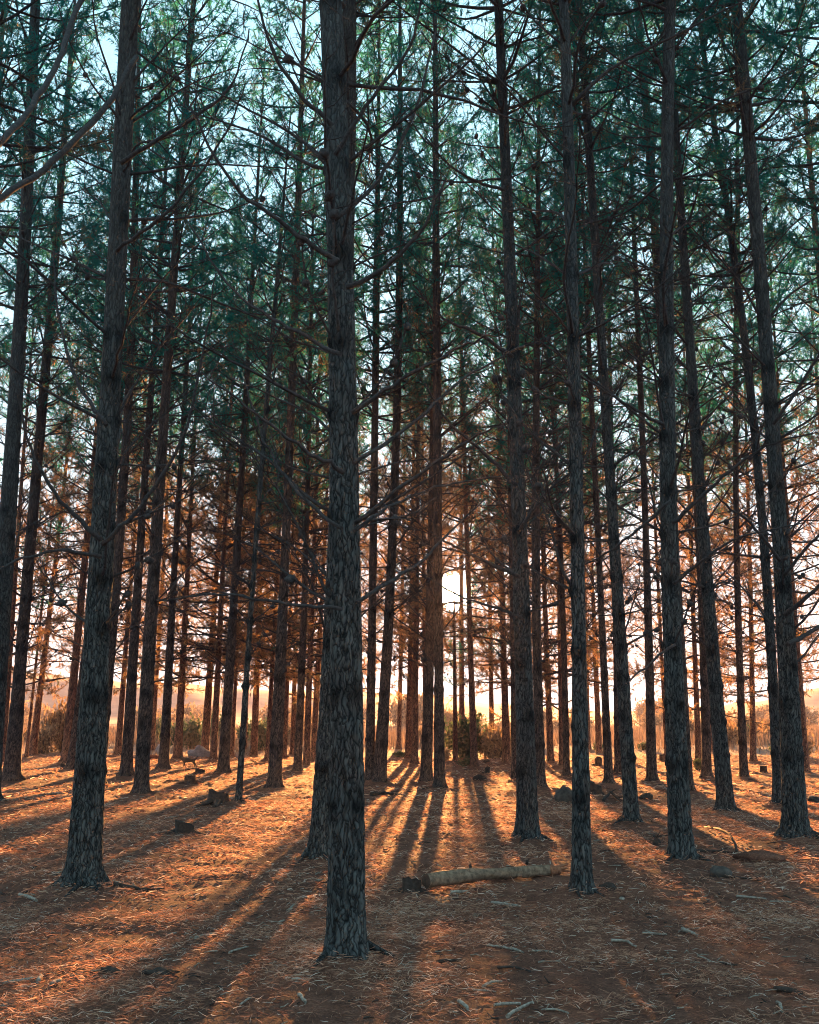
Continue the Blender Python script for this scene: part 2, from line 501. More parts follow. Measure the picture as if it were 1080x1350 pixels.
# ------------------------------------------------------------------ the pines, as the photograph shows them, plus added far ones
# points (px, py[, width px]) from the foot upwards; width, height m, first live branch m, look
# look: n near, f far; 'hb' = height of the lowest green branch
TREES = [
    # --- near ones
    ([(455, 1271, 55), (457, 1130, 53), (457, 900, 47), (457, 700, 43), (451, 500, 40), (446, 350, 37), (440, 200, 35), (437, 0, 32)], 0, 22, 9.5, 'big dark pine in the centre foreground, nearest and thickest trunk of all'),
    ([(108, 1172, 48), (120, 1000, 42), (125, 880, 36), (134, 690, 34), (143, 500, 28), (152, 350, 27), (170, 0, 25)], 0, 22, 9.5, 'big rough pine in the left foreground with sunlit litter round its foot'),
    ([(766, 1186, 30), (766, 1000, 24), (766, 880, 21), (764, 750, 20), (759, 520, 18), (749, 250, 16), (745, 0, 14)], 0, 20, 9.5, 'slender straight pine just right of the fallen log'),
    ([(895, 1138, 34), (895, 1000, 31), (892, 880, 27), (885, 700, 24), (876, 510, 22), (876, 350, 19), (879, 200, 17), (886, 0, 16)], 0, 22, 10, 'thick teal-dark pine with a round stone at its foot'),
    ([(1047, 1108, 36), (1046, 1000, 31), (1041, 880, 27), (1031, 720, 22), (1013, 450, 19), (991, 200, 17), (975, 0, 15)], 0, 22, 9, 'thick pine near the right edge with spreading roots'),
    ([(694, 1110, 31), (695, 1000, 27), (691, 850, 25), (681, 650, 20), (674, 400, 17), (665, 180, 14), (657, 0, 12)], 0, 22, 9.5, 'dark pine behind the fallen log, right of the sun'),
    ([(424, 1135, 34), (434, 900, 28), (448, 600, 24), (460, 350, 22), (460, 0, 20)], 0, 22, 10, 'dark pine half hidden behind the central foreground trunk'),
    ([(830, 1088, 22), (830, 1000, 20), (823, 880, 18), (810, 700, 15), (796, 530, 13), (787, 350, 12), (763, 0, 10)], 0, 20, 9.5, 'left-leaning dark pine between the log-side pine and the thick teal-dark pine'),
    ([(955, 1074, 24), (953, 1000, 22), (945, 880, 19), (927, 690, 16), (911, 510, 14), (898, 300, 11), (880, 0, 9)], 0, 20, 9, 'dark left-leaning pine midway between the two thick pines at right'),
    ([(315, 1062, 9), (325, 880, 8), (341, 690, 7), (365, 380, 6)], 0, 13, 7.5, 'thin dark young pine leaning right beside the rooty stump'),
    ([(1026, 1064, 15), (1020, 880, 14), (1004, 700, 12), (986, 500, 11), (960, 300, 9), (943, 180, 8)], 0, 20, 9, 'slimmer pine touching the left side of the thick right-edge pine'),
    ([(-13, 1060, 26), (4, 800, 25), (17, 600, 21), (33, 350, 17), (50, 0, 13)], 0, 21, 8.5, 'thick dark pine cut by the left edge of the photo'),
    # --- second depth
    ([(186, 1049, 21), (195, 880, 19), (206, 690, 16), (216, 520, 13), (231, 350, 11), (243, 150, 9)], 1, 22, 8, 'thicker brown pine with wispy twigs, second right of the big left trunk'),
    ([(362, 1042, 20), (368, 880, 16), (378, 690, 12), (384, 550, 11), (393, 270, 9)], 1, 22, 9, 'straight dark pine with flared foot between the rooty stump and the central trunk'),
    ([(579, 1042, 16), (580, 880, 13), (577, 690, 12), (575, 450, 11), (575, 250, 9)], 1, 22, 9, 'dark pine immediately left of the sun glare, front of a touching pair'),
    ([(562, 1034, 17), (566, 880, 14), (569, 720, 12), (572, 500, 9)], 1, 20, 8, 'dark pine touching the left side of the pine beside the sun'),
    ([(501, 1035, 19), (508, 880, 15), (517, 720, 12), (525, 520, 11), (527, 250, 9)], 1, 22, 8.5, 'brown pine second right of the central foreground trunk'),
    ([(15, 1032, 24), (27, 880, 17), (43, 700, 15), (59, 500, 13), (76, 300, 11)], 1, 22, 8, 'dark right-leaning pine in front of the sandy bush at far left'),
    ([(713, 1042, 15), (709, 880, 13), (706, 700, 12), (708, 500, 9)], 1, 20, 8, 'dark pine close behind the pine right of the sun, on its right'),
    ([(803, 1037, 13), (796, 880, 10), (787, 700, 8), (777, 480, 7)], 1, 20, 8, 'slim brown pine visible just right of the log-side pine'),
    ([(860, 1033, 15), (856, 880, 12), (851, 700, 9), (843, 480, 8)], 1, 21, 9, 'slim straight pine in the bright sky gap left of the thick teal-dark pine'),
    ([(128, 1036, 17), (146, 860, 15), (157, 745, 13), (170, 450, 11), (180, 250, 9)], 1, 21, 8, 'dark pine hidden low down behind the big left trunk, showing above its right side'),
    ([(905, 1046, 17), (901, 880, 15), (889, 690, 13), (867, 350, 12), (843, 0, 10)], 1, 22, 9.5, 'dark pine overlapped by the thick teal-dark pine, its top forking off to the left'),
    ([(932, 1028, 14), (929, 880, 12), (924, 770, 10), (915, 600, 8)], 1, 20, 7, 'red-brown pine right of the small green plant'),
    ([(981, 1027, 12), (977, 880, 10), (972, 690, 8), (974, 300, 7)], 1, 20, 7, 'slim isolated brown pine left of the small cut stump'),
    ([(679, 1030, 11), (678, 880, 9), (674, 700, 8)], 1, 19, 6, 'narrow pine peeping out left of the pine behind the log'),
    ([(487, 1034, 14), (491, 880, 12), (491, 750, 11), (497, 350, 9)], 1, 21, 8, 'pine hugging the right side of the central foreground trunk'),
    ([(747, 1026, 10), (745, 880, 8), (738, 700, 7), (729, 540, 6)], 1, 19, 6, 'slim red-brown pine just left of the log-side pine'),
    ([(768, 1026, 10), (757, 400, 7), (760, 0, 6)], 1, 23, 9, 'pine hidden behind the log-side pine, only its upper stem showing'),
    ([(814, 1023, 11), (815, 880, 9), (808, 700, 7)], 1, 19, 6, 'pale grey-brown pine just left of the left-leaning dark pine'),
    ([(166, 1025, 17), (176, 880, 14), (187, 700, 10), (198, 560, 9), (205, 450, 8)], 1, 21, 8, 'dark pine first right of the big left trunk, front row of its pair'),
    ([(294, 1020, 16), (303, 880, 13), (314, 690, 10), (324, 530, 8)], 1, 21, 8, 'dark furrowed pine standing in front of the reddish pair by the boulder'),
    ([(392, 1019, 12), (398, 880, 10), (404, 690, 7), (408, 520, 6)], 1, 20, 6, 'slim brown pine right of the straight flared dark pine'),
    ([(94, 1017, 15), (100, 960, 12), (122, 800, 10), (150, 600, 9)], 1, 20, 7, 'dark pine pressed against the left side of the big left trunk'),
    ([(216, 1016, 15), (222, 880, 11), (235, 700, 8), (242, 560, 7)], 1, 20, 7, 'dark slim pine just left of the walking dog'),
    # --- edge of the wood
    ([(625, 1013, 11), (622, 880, 8), (616, 750, 7), (611, 560, 6)], 2, 19, 4, 'slim brown pine right of the sun glare, in front of the green bush'),
    ([(404, 1011, 10), (408, 880, 8), (414, 720, 6)], 2, 19, 3.6, 'reddish pine touching the right of a slim brown pine left of centre'),
    ([(740, 1012, 7), (739, 880, 6), (736, 720, 5)], 2, 17, 4, 'thin red pine half covered by its slim red-brown neighbour, right of centre'),
    ([(547, 1009, 10), (548, 880, 8), (550, 740, 7)], 2, 19, 4.5, 'red-brown pine, right and darker of the twin trunks before the orange hill'),
    ([(668, 1008, 12), (665, 880, 9), (660, 720, 7)], 2, 20, 3.8, 'brown pine at the wood edge left of the pine behind the log'),
    ([(85, 1007, 14), (102, 880, 11), (114, 720, 9)], 2, 20, 6, 'pale brown pine with a bright lit edge left of the big left trunk'),
    ([(993, 1007, 9), (992, 880, 7), (989, 780, 6)], 2, 16, 3.2, 'pale orange pine far back behind the small cut stump'),
    ([(726, 1006, 10), (722, 880, 8), (717, 760, 6)], 2, 19, 3.6, 'pale brown far pine with flared foot, right of centre'),
    ([(921, 1006, 9), (918, 880, 7), (911, 700, 5)], 2, 19, 4.0, 'slim reddish pine just behind the small green plant'),
    ([(600, 1006, 7), (601, 880, 5), (598, 785, 2)], 2, 4.6, 2.2, 'spindly young pine whose tip pokes into the sun glare'),
    ([(281, 1004, 10), (288, 880, 8), (296, 720, 6)], 2, 19, 3.6, 'darker right-hand trunk of the reddish pair beside the boulder'),
    ([(561, 1004, 7), (560, 850, 6), (558, 720, 5)], 2, 18, 4, 'thin pine showing above between twin trunks and the pair beside the sun'),
    ([(413, 1003, 9), (419, 880, 7), (428, 720, 5)], 2, 19, 3.4, 'reddish right-leaning pine nearest the left side of the central trunk'),
    ([(879, 1003, 6), (874, 880, 5), (864, 700, 4)], 2, 15, 4.5, 'thin dark pine in the gap just left of the thick teal-dark trunk'),
    ([(233, 1003, 13), (242, 880, 9), (250, 690, 6)], 2, 20, 3.6, 'reddish right-leaning pine directly behind the walking dog'),
    ([(352, 1003, 7), (360, 880, 6), (366, 750, 5)], 2, 18, 3.4, 'thin reddish pine tucked behind the left of the straight flared pine'),
    ([(3, 1005, 9), (10, 880, 8), (22, 740, 6)], 2, 18, 3.5, 'narrow orange-brown trunk behind the leftmost dark pine'),
    ([(539.5, 1002, 11), (540, 880, 8), (544, 740, 6)], 2, 19, 4.5, 'paler left-hand one of the twin trunks before the orange hill'),
    ([(34, 1000, 5), (48, 880, 3.5), (62, 735, 3)], 2, 11, 4.5, 'pole-thin dark sapling at far left beside a reddish pine'),
    ([(305, 1000, 7), (312, 880, 5), (318, 760, 4)], 2, 18, 3.6, 'very thin reddish pine right of the dark furrowed pine'),
    ([(375, 1000, 7), (379, 880, 6), (384, 760, 5)], 2, 18, 3.3, 'faint reddish pine showing right of the straight flared pine'),
    ([(43, 997, 11), (56, 880, 8), (75, 735, 6)], 2, 18, 3.3, 'reddish slim pine beside the pole-thin sapling, by the sandy bush'),
    ([(335, 998, 11), (338, 880, 8), (344, 750, 6)], 2, 19, 3.3, 'pale orange far pine between thin young pine and straight flared pine'),
    ([(155, 997, 10), (165, 880, 7), (175, 740, 5)], 2, 19, 3.5, 'slender red pine in the far row just right of the big left trunk'),
    ([(386, 997, 8), (389, 880, 6), (392, 760, 5)], 2, 18, 3.3, 'pale orange pine seen left of the slim brown pine, far row'),
    ([(270, 996, 12), (277, 880, 9), (288, 720, 6)], 2, 20, 3.6, 'orange-red pine against the right side of the pale boulder'),
    ([(649, 992, 8), (647, 880, 6), (646, 800, 5)], 2, 13, 3.2, 'hazy pale pine standing in the russet bush right of the sun'),
    ([(609, 986, 9), (609, 880, 7), (608, 780, 6)], 2, 18, 5, 'hazy pale pine standing behind the green bush under the sun'),
    ([(1063, 1021, 9), (1055, 880, 8), (1040, 700, 6)], 2, 17, 5, 'pine mostly hidden behind the right of the thick right-edge pine'),
    ([(1116, 1004, 12), (1104, 880, 9), (1092, 700, 7)], 2, 17, 2.6, 'low-branched pine outside the right edge, boughs reaching in'),
    ([(790, 995, 9), (786, 880, 7), (782, 780, 5)], 2, 14, 3.0, 'small far pine with low boughs beside the log-side pine'),
    ([(132, 992, 8), (143, 880, 6), (154, 760, 5)], 2, 17, 3.6, 'added faint far pine between the big left trunk and the slender red pine'),  # from here to the end: added pines, thickening far row and shadow stripes
    ([(200, 991, 8), (207, 880, 6), (214, 760, 5)], 2, 17, 3.4, 'added faint far pine between the thicker brown pine and the slim pine left of the dog'),
    ([(322, 990, 8), (326, 880, 6), (331, 760, 5)], 2, 17, 3.6, 'added faint far pine just left of the pale orange far pine'),
    ([(430, 994, 8), (434, 880, 6), (439, 760, 5)], 2, 17, 3.4, 'added far pine just touching the left edge of the central trunk'),
    ([(526, 990, 7), (528, 880, 6), (531, 760, 5)], 2, 17, 4.2, 'added thin far pine alone in the gap before the orange hill'),
    ([(690, 993, 8), (687, 880, 6), (684, 760, 5)], 2, 17, 3.2, 'added far pine mostly hidden behind the pine right of the sun'),
    ([(776, 990, 7), (773, 880, 6), (770, 760, 5)], 2, 16, 3.2, 'added thin far pine hugging the right side of the log-side pine'),
    ([(941, 993, 8), (938, 880, 6), (934, 760, 5)], 2, 17, 3.4, 'added far pine hidden behind the left-leaning pine between the thick right-hand pines'),
]
TREES.sort(key=lambda t: -t[0][0][1])


def trunk_line(pts):
    g = on_ground(pts[0][0], pts[0][1])
    y = g[1]
    P, rad = [], []
    for p in pts:
        w, t = at_depth(p[0], p[1], y)
        P.append(w)
        rad.append(p[2] * 0.465 * t / FPX)
    P = np.array(P)
    P[0] = g
    P[1:, 2] -= float(gh(g[0], g[1], False))
    return g, P, np.array(rad)


def gh(x, y, mounds=True):
    """height of the forest floor"""
    x, y = np.asarray(x, float), np.asarray(y, float)
    z = 0.10 * fbm(x * 0.22, y * 0.22, 2, 3) + 0.035 * fbm(x * 0.9 + 5, y * 0.9, 3, 8)
    z = z + 0.022 * fbm(x * 4.5, y * 4.5, 3, 21) * np.clip((60 - y) / 30, 0, 1)
    for g in (for_mounds if mounds else ()):
        d2 = (x - g[0]) ** 2 + (y - g[1]) ** 2
        z = z + 0.085 * np.exp(-d2 / 0.10)
    return z


def on_ground(px, py):
    d = ray(px, py)
    t = -EYE / d[2]
    for _ in range(5):
        t = (float(gh(d[0] * t, d[1] * t, False)) - EYE) / d[2]
    return np.array([d[0] * t, d[1] * t, 0.0])


for_mounds = [trunk_line(t[0])[0] for t in TREES]


# ------------------------------------------------------------------ ground, field, hills
def axis(segs):
    out = []
    for a, b, s in segs:
        out.append(np.arange(a, b, s))
    return np.concatenate(out)


xs_h = np.concatenate([axis([(0, 5, 0.06), (5, 16, 0.14), (16, 40, 1.0)]), 40 * 1.25 ** np.arange(0, 10)])
xs = np.concatenate([-xs_h[:0:-1], xs_h])
ys = np.concatenate([-(30 * 1.3 ** np.arange(8, -1, -1)), axis([(-28, 4, 2.0), (4.0, 13, 0.055), (13, 24, 0.12), (24, 44, 0.3), (44, 80, 1.5)]), 80 * 1.25 ** np.arange(0, 7)])
gx, gy = np.meshgrid(xs, ys)
gz = gh(gx, gy)
gmb = MB()
gmb.add(np.stack([gx, gy, gz], -1), quads(len(ys), len(xs), False))
ground = link('ground', gmb.mesh('ground', [M_GROUND]))
tag(ground, kind='structure')

# hills: skyline read from the photograph, standing between 350 and 700 m away
sk_x = np.array([-900, -300, 0, 90, 240, 420, 545, 640, 760, 860, 960, 1080, 1500, 2000])
sk_y = np.array([895, 880, 884, 893, 903, 912, 913, 926, 936, 936, 925, 908, 895, 900])
az = np.linspace(-0.8, 0.85, 160)
rr = np.linspace(0, 1, 24)
prof = np.interp(np.tan(az) * FPX + CX, sk_x, sk_y)
hgt = 1.6 + (HZ - prof) / FPX * 243
hmb = MB()
AZ, RR = np.meshgrid(az, rr)
D = 150 + 180 * RR
bell = np.sin(np.clip(RR / 0.52, 0, 1) * math.pi / 2) ** 2 * (1 - 0.6 * sstep(0.55, 1, RR))
HZm = np.maximum(hgt, 0.5)[None] * bell - 0.5 + 1.3 * fbm(AZ * 40, RR * 10, 5, 4) * bell
hmb.add(np.stack([D * np.sin(AZ), D * np.cos(AZ), HZm], -1), quads(24, 160, False))
tag(link('hills', hmb.mesh('hills', [M_HILL])), kind='structure')

# ------------------------------------------------------------------ pine parts
def dead_branch(seed, L):
    r = np.random.default_rng(seed)
    mb = MB()
    n = 11
    t = np.linspace(0, 1, n)
    a0, a1 = R(r.uniform(5, 38)), R(r.uniform(20, 62))
    ang = a0 + (a1 - a0) * t
    yaw = np.cumsum(r.normal(0, 0.10, n))
    ang = ang + np.cumsum(r.normal(0, 0.07, n))
    st = L / (n - 1)
    d = np.stack([np.cos(ang) * np.cos(yaw), np.cos(ang) * np.sin(yaw), np.sin(ang)], 1)
    P = np.concatenate([[np.zeros(3)], np.cumsum(d[:-1] * st, 0)])
    r0 = 0.007 + 0.0042 * L
    mb.tube(P, r0 * (1 - t) ** 0.8 + 0.0022, 5)
    for k in range(int(4 + L * r.uniform(3.5, 6))):
        s = r.uniform(0.18, 0.97)
        i = min(int(s * (n - 1)), n - 2)
        f = s * (n - 1) - i
        p0 = P[i] * (1 - f) + P[i + 1] * f
        l = L * r.uniform(0.10, 0.42) * (1.15 - s * 0.6)
        base = d[i]
        side = np.cross(base, [0, 0, 1.0]) * r.choice([-1, 1]) + np.array([0, 0, r.normal(0.1, 0.5)])
        dd = base * r.uniform(0.3, 0.9) + side / np.linalg.norm(side)
        dd /= np.linalg.norm(dd)
        q, Q = p0.copy(), [p0]
        for j in range(5):
            dd = dd + r.normal(0, 0.16, 3) + np.array([0, 0, 0.06])
            dd /= np.linalg.norm(dd)
            q = q + dd * l / 5
            Q.append(q)
        Q = np.array(Q)
        mb.tube(Q, np.linspace(0.0055, 0.0022, 6), 3)
        for m in range(r.integers(0, 4)):
            b = Q[r.integers(1, 6)]
            d2 = dd + r.normal(0, 0.7, 3)
            d2 /= np.linalg.norm(d2)
            l2 = l * r.uniform(0.2, 0.5)
            mb.tube(np.array([b, b + d2 * l2 * 0.5 + [0, 0, 0.01], b + d2 * l2]), [0.0024, 0.002, 0.0014], 3)
    for k in range(r.integers(0, 3)):      # old cones still sitting on the branch
        c = P[r.integers(3, n - 1)] + np.array([0, 0, -0.02])
        ax = np.array([r.normal(), r.normal(), -1.0])
        ax /= np.linalg.norm(ax)
        s = np.linspace(-1, 1, 7)
        mb.tube(c + ax * s[:, None] * 0.05, 0.034 * np.sqrt(1 - s * s * 0.96) * (1 + 0.12 * np.array([1, -1, 1, -1, 1, -1, 1])), 7)
    return mb.mesh('dead_branch', [M_DEAD])


DEAD = [dead_branch(100 + i, L) for i, L in enumerate([0.5, 0.7, 0.9, 1.1, 1.2, 1.35, 1.5, 1.6, 1.7, 1.8, 1.9, 2.0, 2.1, 2.3, 2.5, 2.6])]
DEAD_L = [0.5, 0.7, 0.9, 1.1, 1.2, 1.35, 1.5, 1.6, 1.7, 1.8, 1.9, 2.0, 2.1, 2.3, 2.5, 2.6]


def tufts_mesh(mb, C, D, tint, r, nper, ln, wd, mat):
    """needle bundles: slim triangles fanned round each twig tip"""
    n = len(C)
    C = np.repeat(C, nper, 0)
    D = np.repeat(D, nper, 0)
    tint = np.repeat(tint, nper) + r.normal(0, 0.07, n * nper)
    dirs = D * r.uniform(0.1, 1.3, (n * nper, 1)) + r.normal(0, 0.55, (n * nper, 3))
    dirs /= np.linalg.norm(dirs, axis=1, keepdims=True)
    side = np.cross(dirs, r.normal(0, 1, (n * nper, 3)))
    side /= np.linalg.norm(side, axis=1, keepdims=True) + 1e-9
    L = r.uniform(ln * 0.7, ln * 1.25, (n * nper, 1))
    w = r.uniform(wd * 0.7, wd * 1.3, (n * nper, 1))
    base = C + D * r.uniform(-0.10, 0.03, (n * nper, 1))
    tip = base + dirs * L + np.array([0, 0, -0.02])
    V = np.stack([base - side * w * 0.5, base + side * w * 0.5, tip], 1)
    F = np.arange(n * nper * 3).reshape(-1, 3)
    mb.add(V, F, mat, False, np.repeat(np.clip(tint, 0, 1), 3))


def crown_mesh(seed, L, rad, brown_to, dens, edge):
    """crown about 0,0,0 upwards; returns mesh and tuft centres"""
    r = np.random.default_rng(seed)
    mb = MB()
    Cs, Ds, Ts = [], [], []
    z = 0.15
    while z < L - 0.3:
        f = z / L
        env = rad * (1 - f) ** 0.75 * ((0.8 if edge else 0.62) + (0.2 if edge else 0.38) * min(1, f * 5)) + 0.25
        k = r.integers(3, 6)
        a0 = r.uniform(0, 6.28)
        for j in range(k):
            l = env * r.uniform(0.55, 1.2)
            az_ = a0 + j * 6.283 / k + r.normal(0, 0.3)
            n = 7
            t = np.linspace(0, 1, n)
            el0 = R(r.uniform(-22, 14) if edge and z < 2.2 else r.uniform(-5, 30)) + f * 0.45
            el = el0 + t * R(r.uniform(5, 45)) + np.cumsum(r.normal(0, 0.06, n))
            yaw = az_ + np.cumsum(r.normal(0, 0.08, n))
            d = np.stack([np.cos(el) * np.cos(yaw), np.cos(el) * np.sin(yaw), np.sin(el)], 1)
            P = np.concatenate([[[0, 0, z]], np.array([0, 0, z]) + np.cumsum(d[:-1] * l / (n - 1), 0)])
            mb.tube(P, (0.008 + 0.008 * l) * (1 - t) + 0.004, 4, 0, 0.5, cap=False)
            ntw = int(dens * 1.62 * (2.5 + 6.5 * l))
            brown = float(np.clip((brown_to - z) / 3.0 + r.normal(0, 0.22), 0, 1))
            base_t = brown * 0.75 + (1 - brown) * r.uniform(0.0, 0.42)
            for m in range(ntw):
                s = min(0.999, r.uniform(0.25, 1.0) ** 0.8)
                i = min(int(s * (n - 1)), n - 2)
                p0 = P[i] + (P[i + 1] - P[i]) * (s * (n - 1) - i)
                dd = d[i] * r.uniform(0.3, 1.0) + r.normal(0, 0.55, 3) + np.array([0, 0, 0.15])
                dd /= np.linalg.norm(dd)
                tl = r.uniform(0.10, 0.45) * (0.6 + 0.25 * l)
                p1 = p0 + dd * tl
                if tl > 0.16:
                    mb.tube(np.array([p0, (p0 + p1) / 2 + r.normal(0, 0.01, 3), p1]), [0.004, 0.0035, 0.0025], 3, 0, 0.5, cap=False)
                Cs.append(p1)
                Ds.append(dd)
                Ts.append(np.clip(base_t + r.normal(0, 0.1), 0, 1))
                if tl > 0.25 and r.random() < 0.7:
                    Cs.append(p0 + dd * tl * 0.55)
                    Ds.append(dd)
                    Ts.append(np.clip(base_t + r.normal(0, 0.1), 0, 1))
        z += r.uniform(0.38, 0.62)
    Cs, Ds, Ts = np.array(Cs), np.array(Ds), np.array(Ts)
    tufts_mesh(mb, Cs, Ds, Ts, r, 12, 0.12, 0.0175, 1)
    return mb.mesh('crown', [M_DEAD, M_NEEDLE]), Cs, L


CROWN_IN = [crown_mesh(300 + i, L, rad, 1.5, 1.02, False) for i, (L, rad) in enumerate([(12, 2.1), (12.5, 2.3), (11.8, 2.1)])]
CROWN_EDGE = [crown_mesh(400 + i, L, rad, 8.0, 1.15, True) for i, (L, rad) in enumerate([(15, 2.5), (15.5, 2.7), (14.5, 2.4), (16, 2.6)])]
CROWN_SMALL = [crown_mesh(500 + i, 5.5, 0.8, 0.5, 0.8, False) for i in range(2)]


def trunk_mesh(zs_pts, Pl, rad, H, fine, seed, whorls):
    r = np.random.default_rng(seed)
    ztop = zs_pts[-1]
    if fine == 0:
        seg = int(np.clip(2 * math.pi * rad[1] / 0.0125, 48, 90))
        zz = np.concatenate([np.arange(-0.12, 4.5, 0.028), np.arange(4.5, min(ztop + 0.5, H), 0.05), np.arange(min(ztop + 0.5, H), H, 0.5), [H]])
    elif fine == 1:
        seg = 34
        zz = np.concatenate([np.arange(-0.1, 5, 0.05), np.arange(5, 12, 0.15), np.arange(12, H, 0.6), [H]])
    else:
        seg = 22
        zz = np.concatenate([np.arange(-0.1, 6, 0.09), np.arange(6, H, 0.4), [H]])
    cx, cyy, rb = Pl(zz)
    m = len(zz)
    th = np.arange(seg) * 2 * math.pi / seg
    TH, Z = np.meshgrid(th, zz)
    RB = np.repeat(rb[:, None], seg, 1)
    rr_ = rad[min(1, len(rad) - 1)]
    nu = max(5, int(round(2 * math.pi * rr_ / 0.043)))
    u = TH / (2 * math.pi) * nu
    wz = 1.5 * fbm(np.cos(TH) * 2 + seed, Z * 3, 2, seed)
    wu = 0.9 * fbm(np.sin(TH) * 2.2 + 3 * np.cos(TH), Z * 5.5 + seed, 2, seed + 3)
    f1, f2, cid = worley(np.mod(u + wu, nu), Z / 0.17 + wz, nu, seed)
    plate = sstep(0.02, 0.19, f2 - f1)
    f1b, f2b, cb = worley(np.mod(u * 2 + wu * 1.5, nu * 2), Z / 0.07 + wz * 2, nu * 2, seed + 40)
    small = sstep(0.02, 0.25, f2b - f1b)
    amp = 0.30 + 0.70 * (1 - sstep(1.6, 5.5, Z))
    rid = 0.5 + 0.9 * fbm(np.cos(TH) * rr_ * 60 + seed, np.sin(TH) * rr_ * 60 + Z * 7, 3, seed + 77)
    tex = np.clip(0.62 * plate + 0.20 * small + 0.28 * rid - 0.05, 0, 1.1)
    disp = ((tex - 1) * 0.022 + (cid - 0.5) * 0.005) * amp * np.clip(RB / 0.13, 0.3, 1.2)
    disp += RB * 0.05 * fbm(np.cos(TH) * 1.3 + seed, Z * 1.1 + np.sin(TH), 2, seed + 9)
    # buttress roots at the foot
    nb = r.integers(4, 7)
    ph = r.uniform(0, 6.28)
    lob = 0.5 + 0.5 * np.cos(nb * TH + ph + 0.9 * np.sin(TH * 2 + ph))
    Zc = np.clip(Z, 0, None)
    foot = RB * (0.13 * np.exp(-Zc / 0.25) + (0.25 + 0.75 * lob) * 0.55 * np.exp(-Zc / 0.07))
    knot = np.zeros_like(TH)
    for wz_, angs in whorls:
        band = np.exp(-((Z - wz_) / 0.045) ** 2)
        for a in angs:
            da = np.abs((TH - a + math.pi) % (2 * math.pi) - math.pi)
            g = band * np.exp(-(da * RB / 0.035) ** 2)
            disp = disp + 0.019 * g
            knot = np.maximum(knot, np.exp(-((Z - wz_ + 0.015) / 0.085) ** 2) * np.exp(-(da * RB / 0.08) ** 2))
    RR_ = np.maximum(RB + disp + foot, 0.002)
    V = np.stack([cx[:, None] + RR_ * np.cos(TH), cyy[:, None] + RR_ * np.sin(TH), Z], -1)
    tint = (0.15 + 0.85 * tex) * amp + (1 - amp) * (0.62 + 0.3 * (tex - 0.5))
    tint = np.clip(tint * (0.9 + 0.2 * cid) * (1 - 0.85 * knot), 0, 1)
    mb = MB()
    mb.add(V, quads(m, seg), 0, True, tint.ravel())
    return mb.mesh('trunk', [(M_BARK, M_BARK_BROWN, M_BARK_RED_GLOW)[fine]])


def gap_in_crown(me, M, org):
    """a copy of the crown with the opening that the low sun shines through"""
    n = len(me.vertices)
    co = np.empty(n * 3, np.float32)
    me.vertices.foreach_get('co', co)
    co = co.reshape(-1, 3)
    at = np.empty(n, np.float32)
    me.attributes['tint'].data.foreach_get('value', at)
    Wp = co @ M.T + org - np.array([0, 0, EYE])
    near = (Wp @ sd) / np.linalg.norm(Wp, axis=1) > math.cos(R(0.78))
    if not near.any():
        return me
    ls = np.empty(len(me.loops), np.int32)
    me.loops.foreach_get('vertex_index', ls)
    lt = np.empty(len(me.polygons), np.int32)
    me.polygons.foreach_get('loop_total', lt)
    mi = np.empty(len(me.polygons), np.int32)
    me.polygons.foreach_get('material_index', mi)
    st = np.concatenate([[0], np.cumsum(lt)[:-1]])
    mb = MB()
    mb.v.append(co.astype(float))
    mb.a.append(at)
    mb.n = n
    for k in (3, 4):
        for m in (0, 1):
            sel = np.where((lt == k) & (mi == m))[0]
            if len(sel) == 0:
                continue
            F = ls[st[sel][:, None] + np.arange(k)[None]]
            F = F[~near[F].any(1)]
            if len(F):
                mb.f.append((F, m, m == 0))
    return mb.mesh('crown', [M_DEAD, M_NEEDLE])



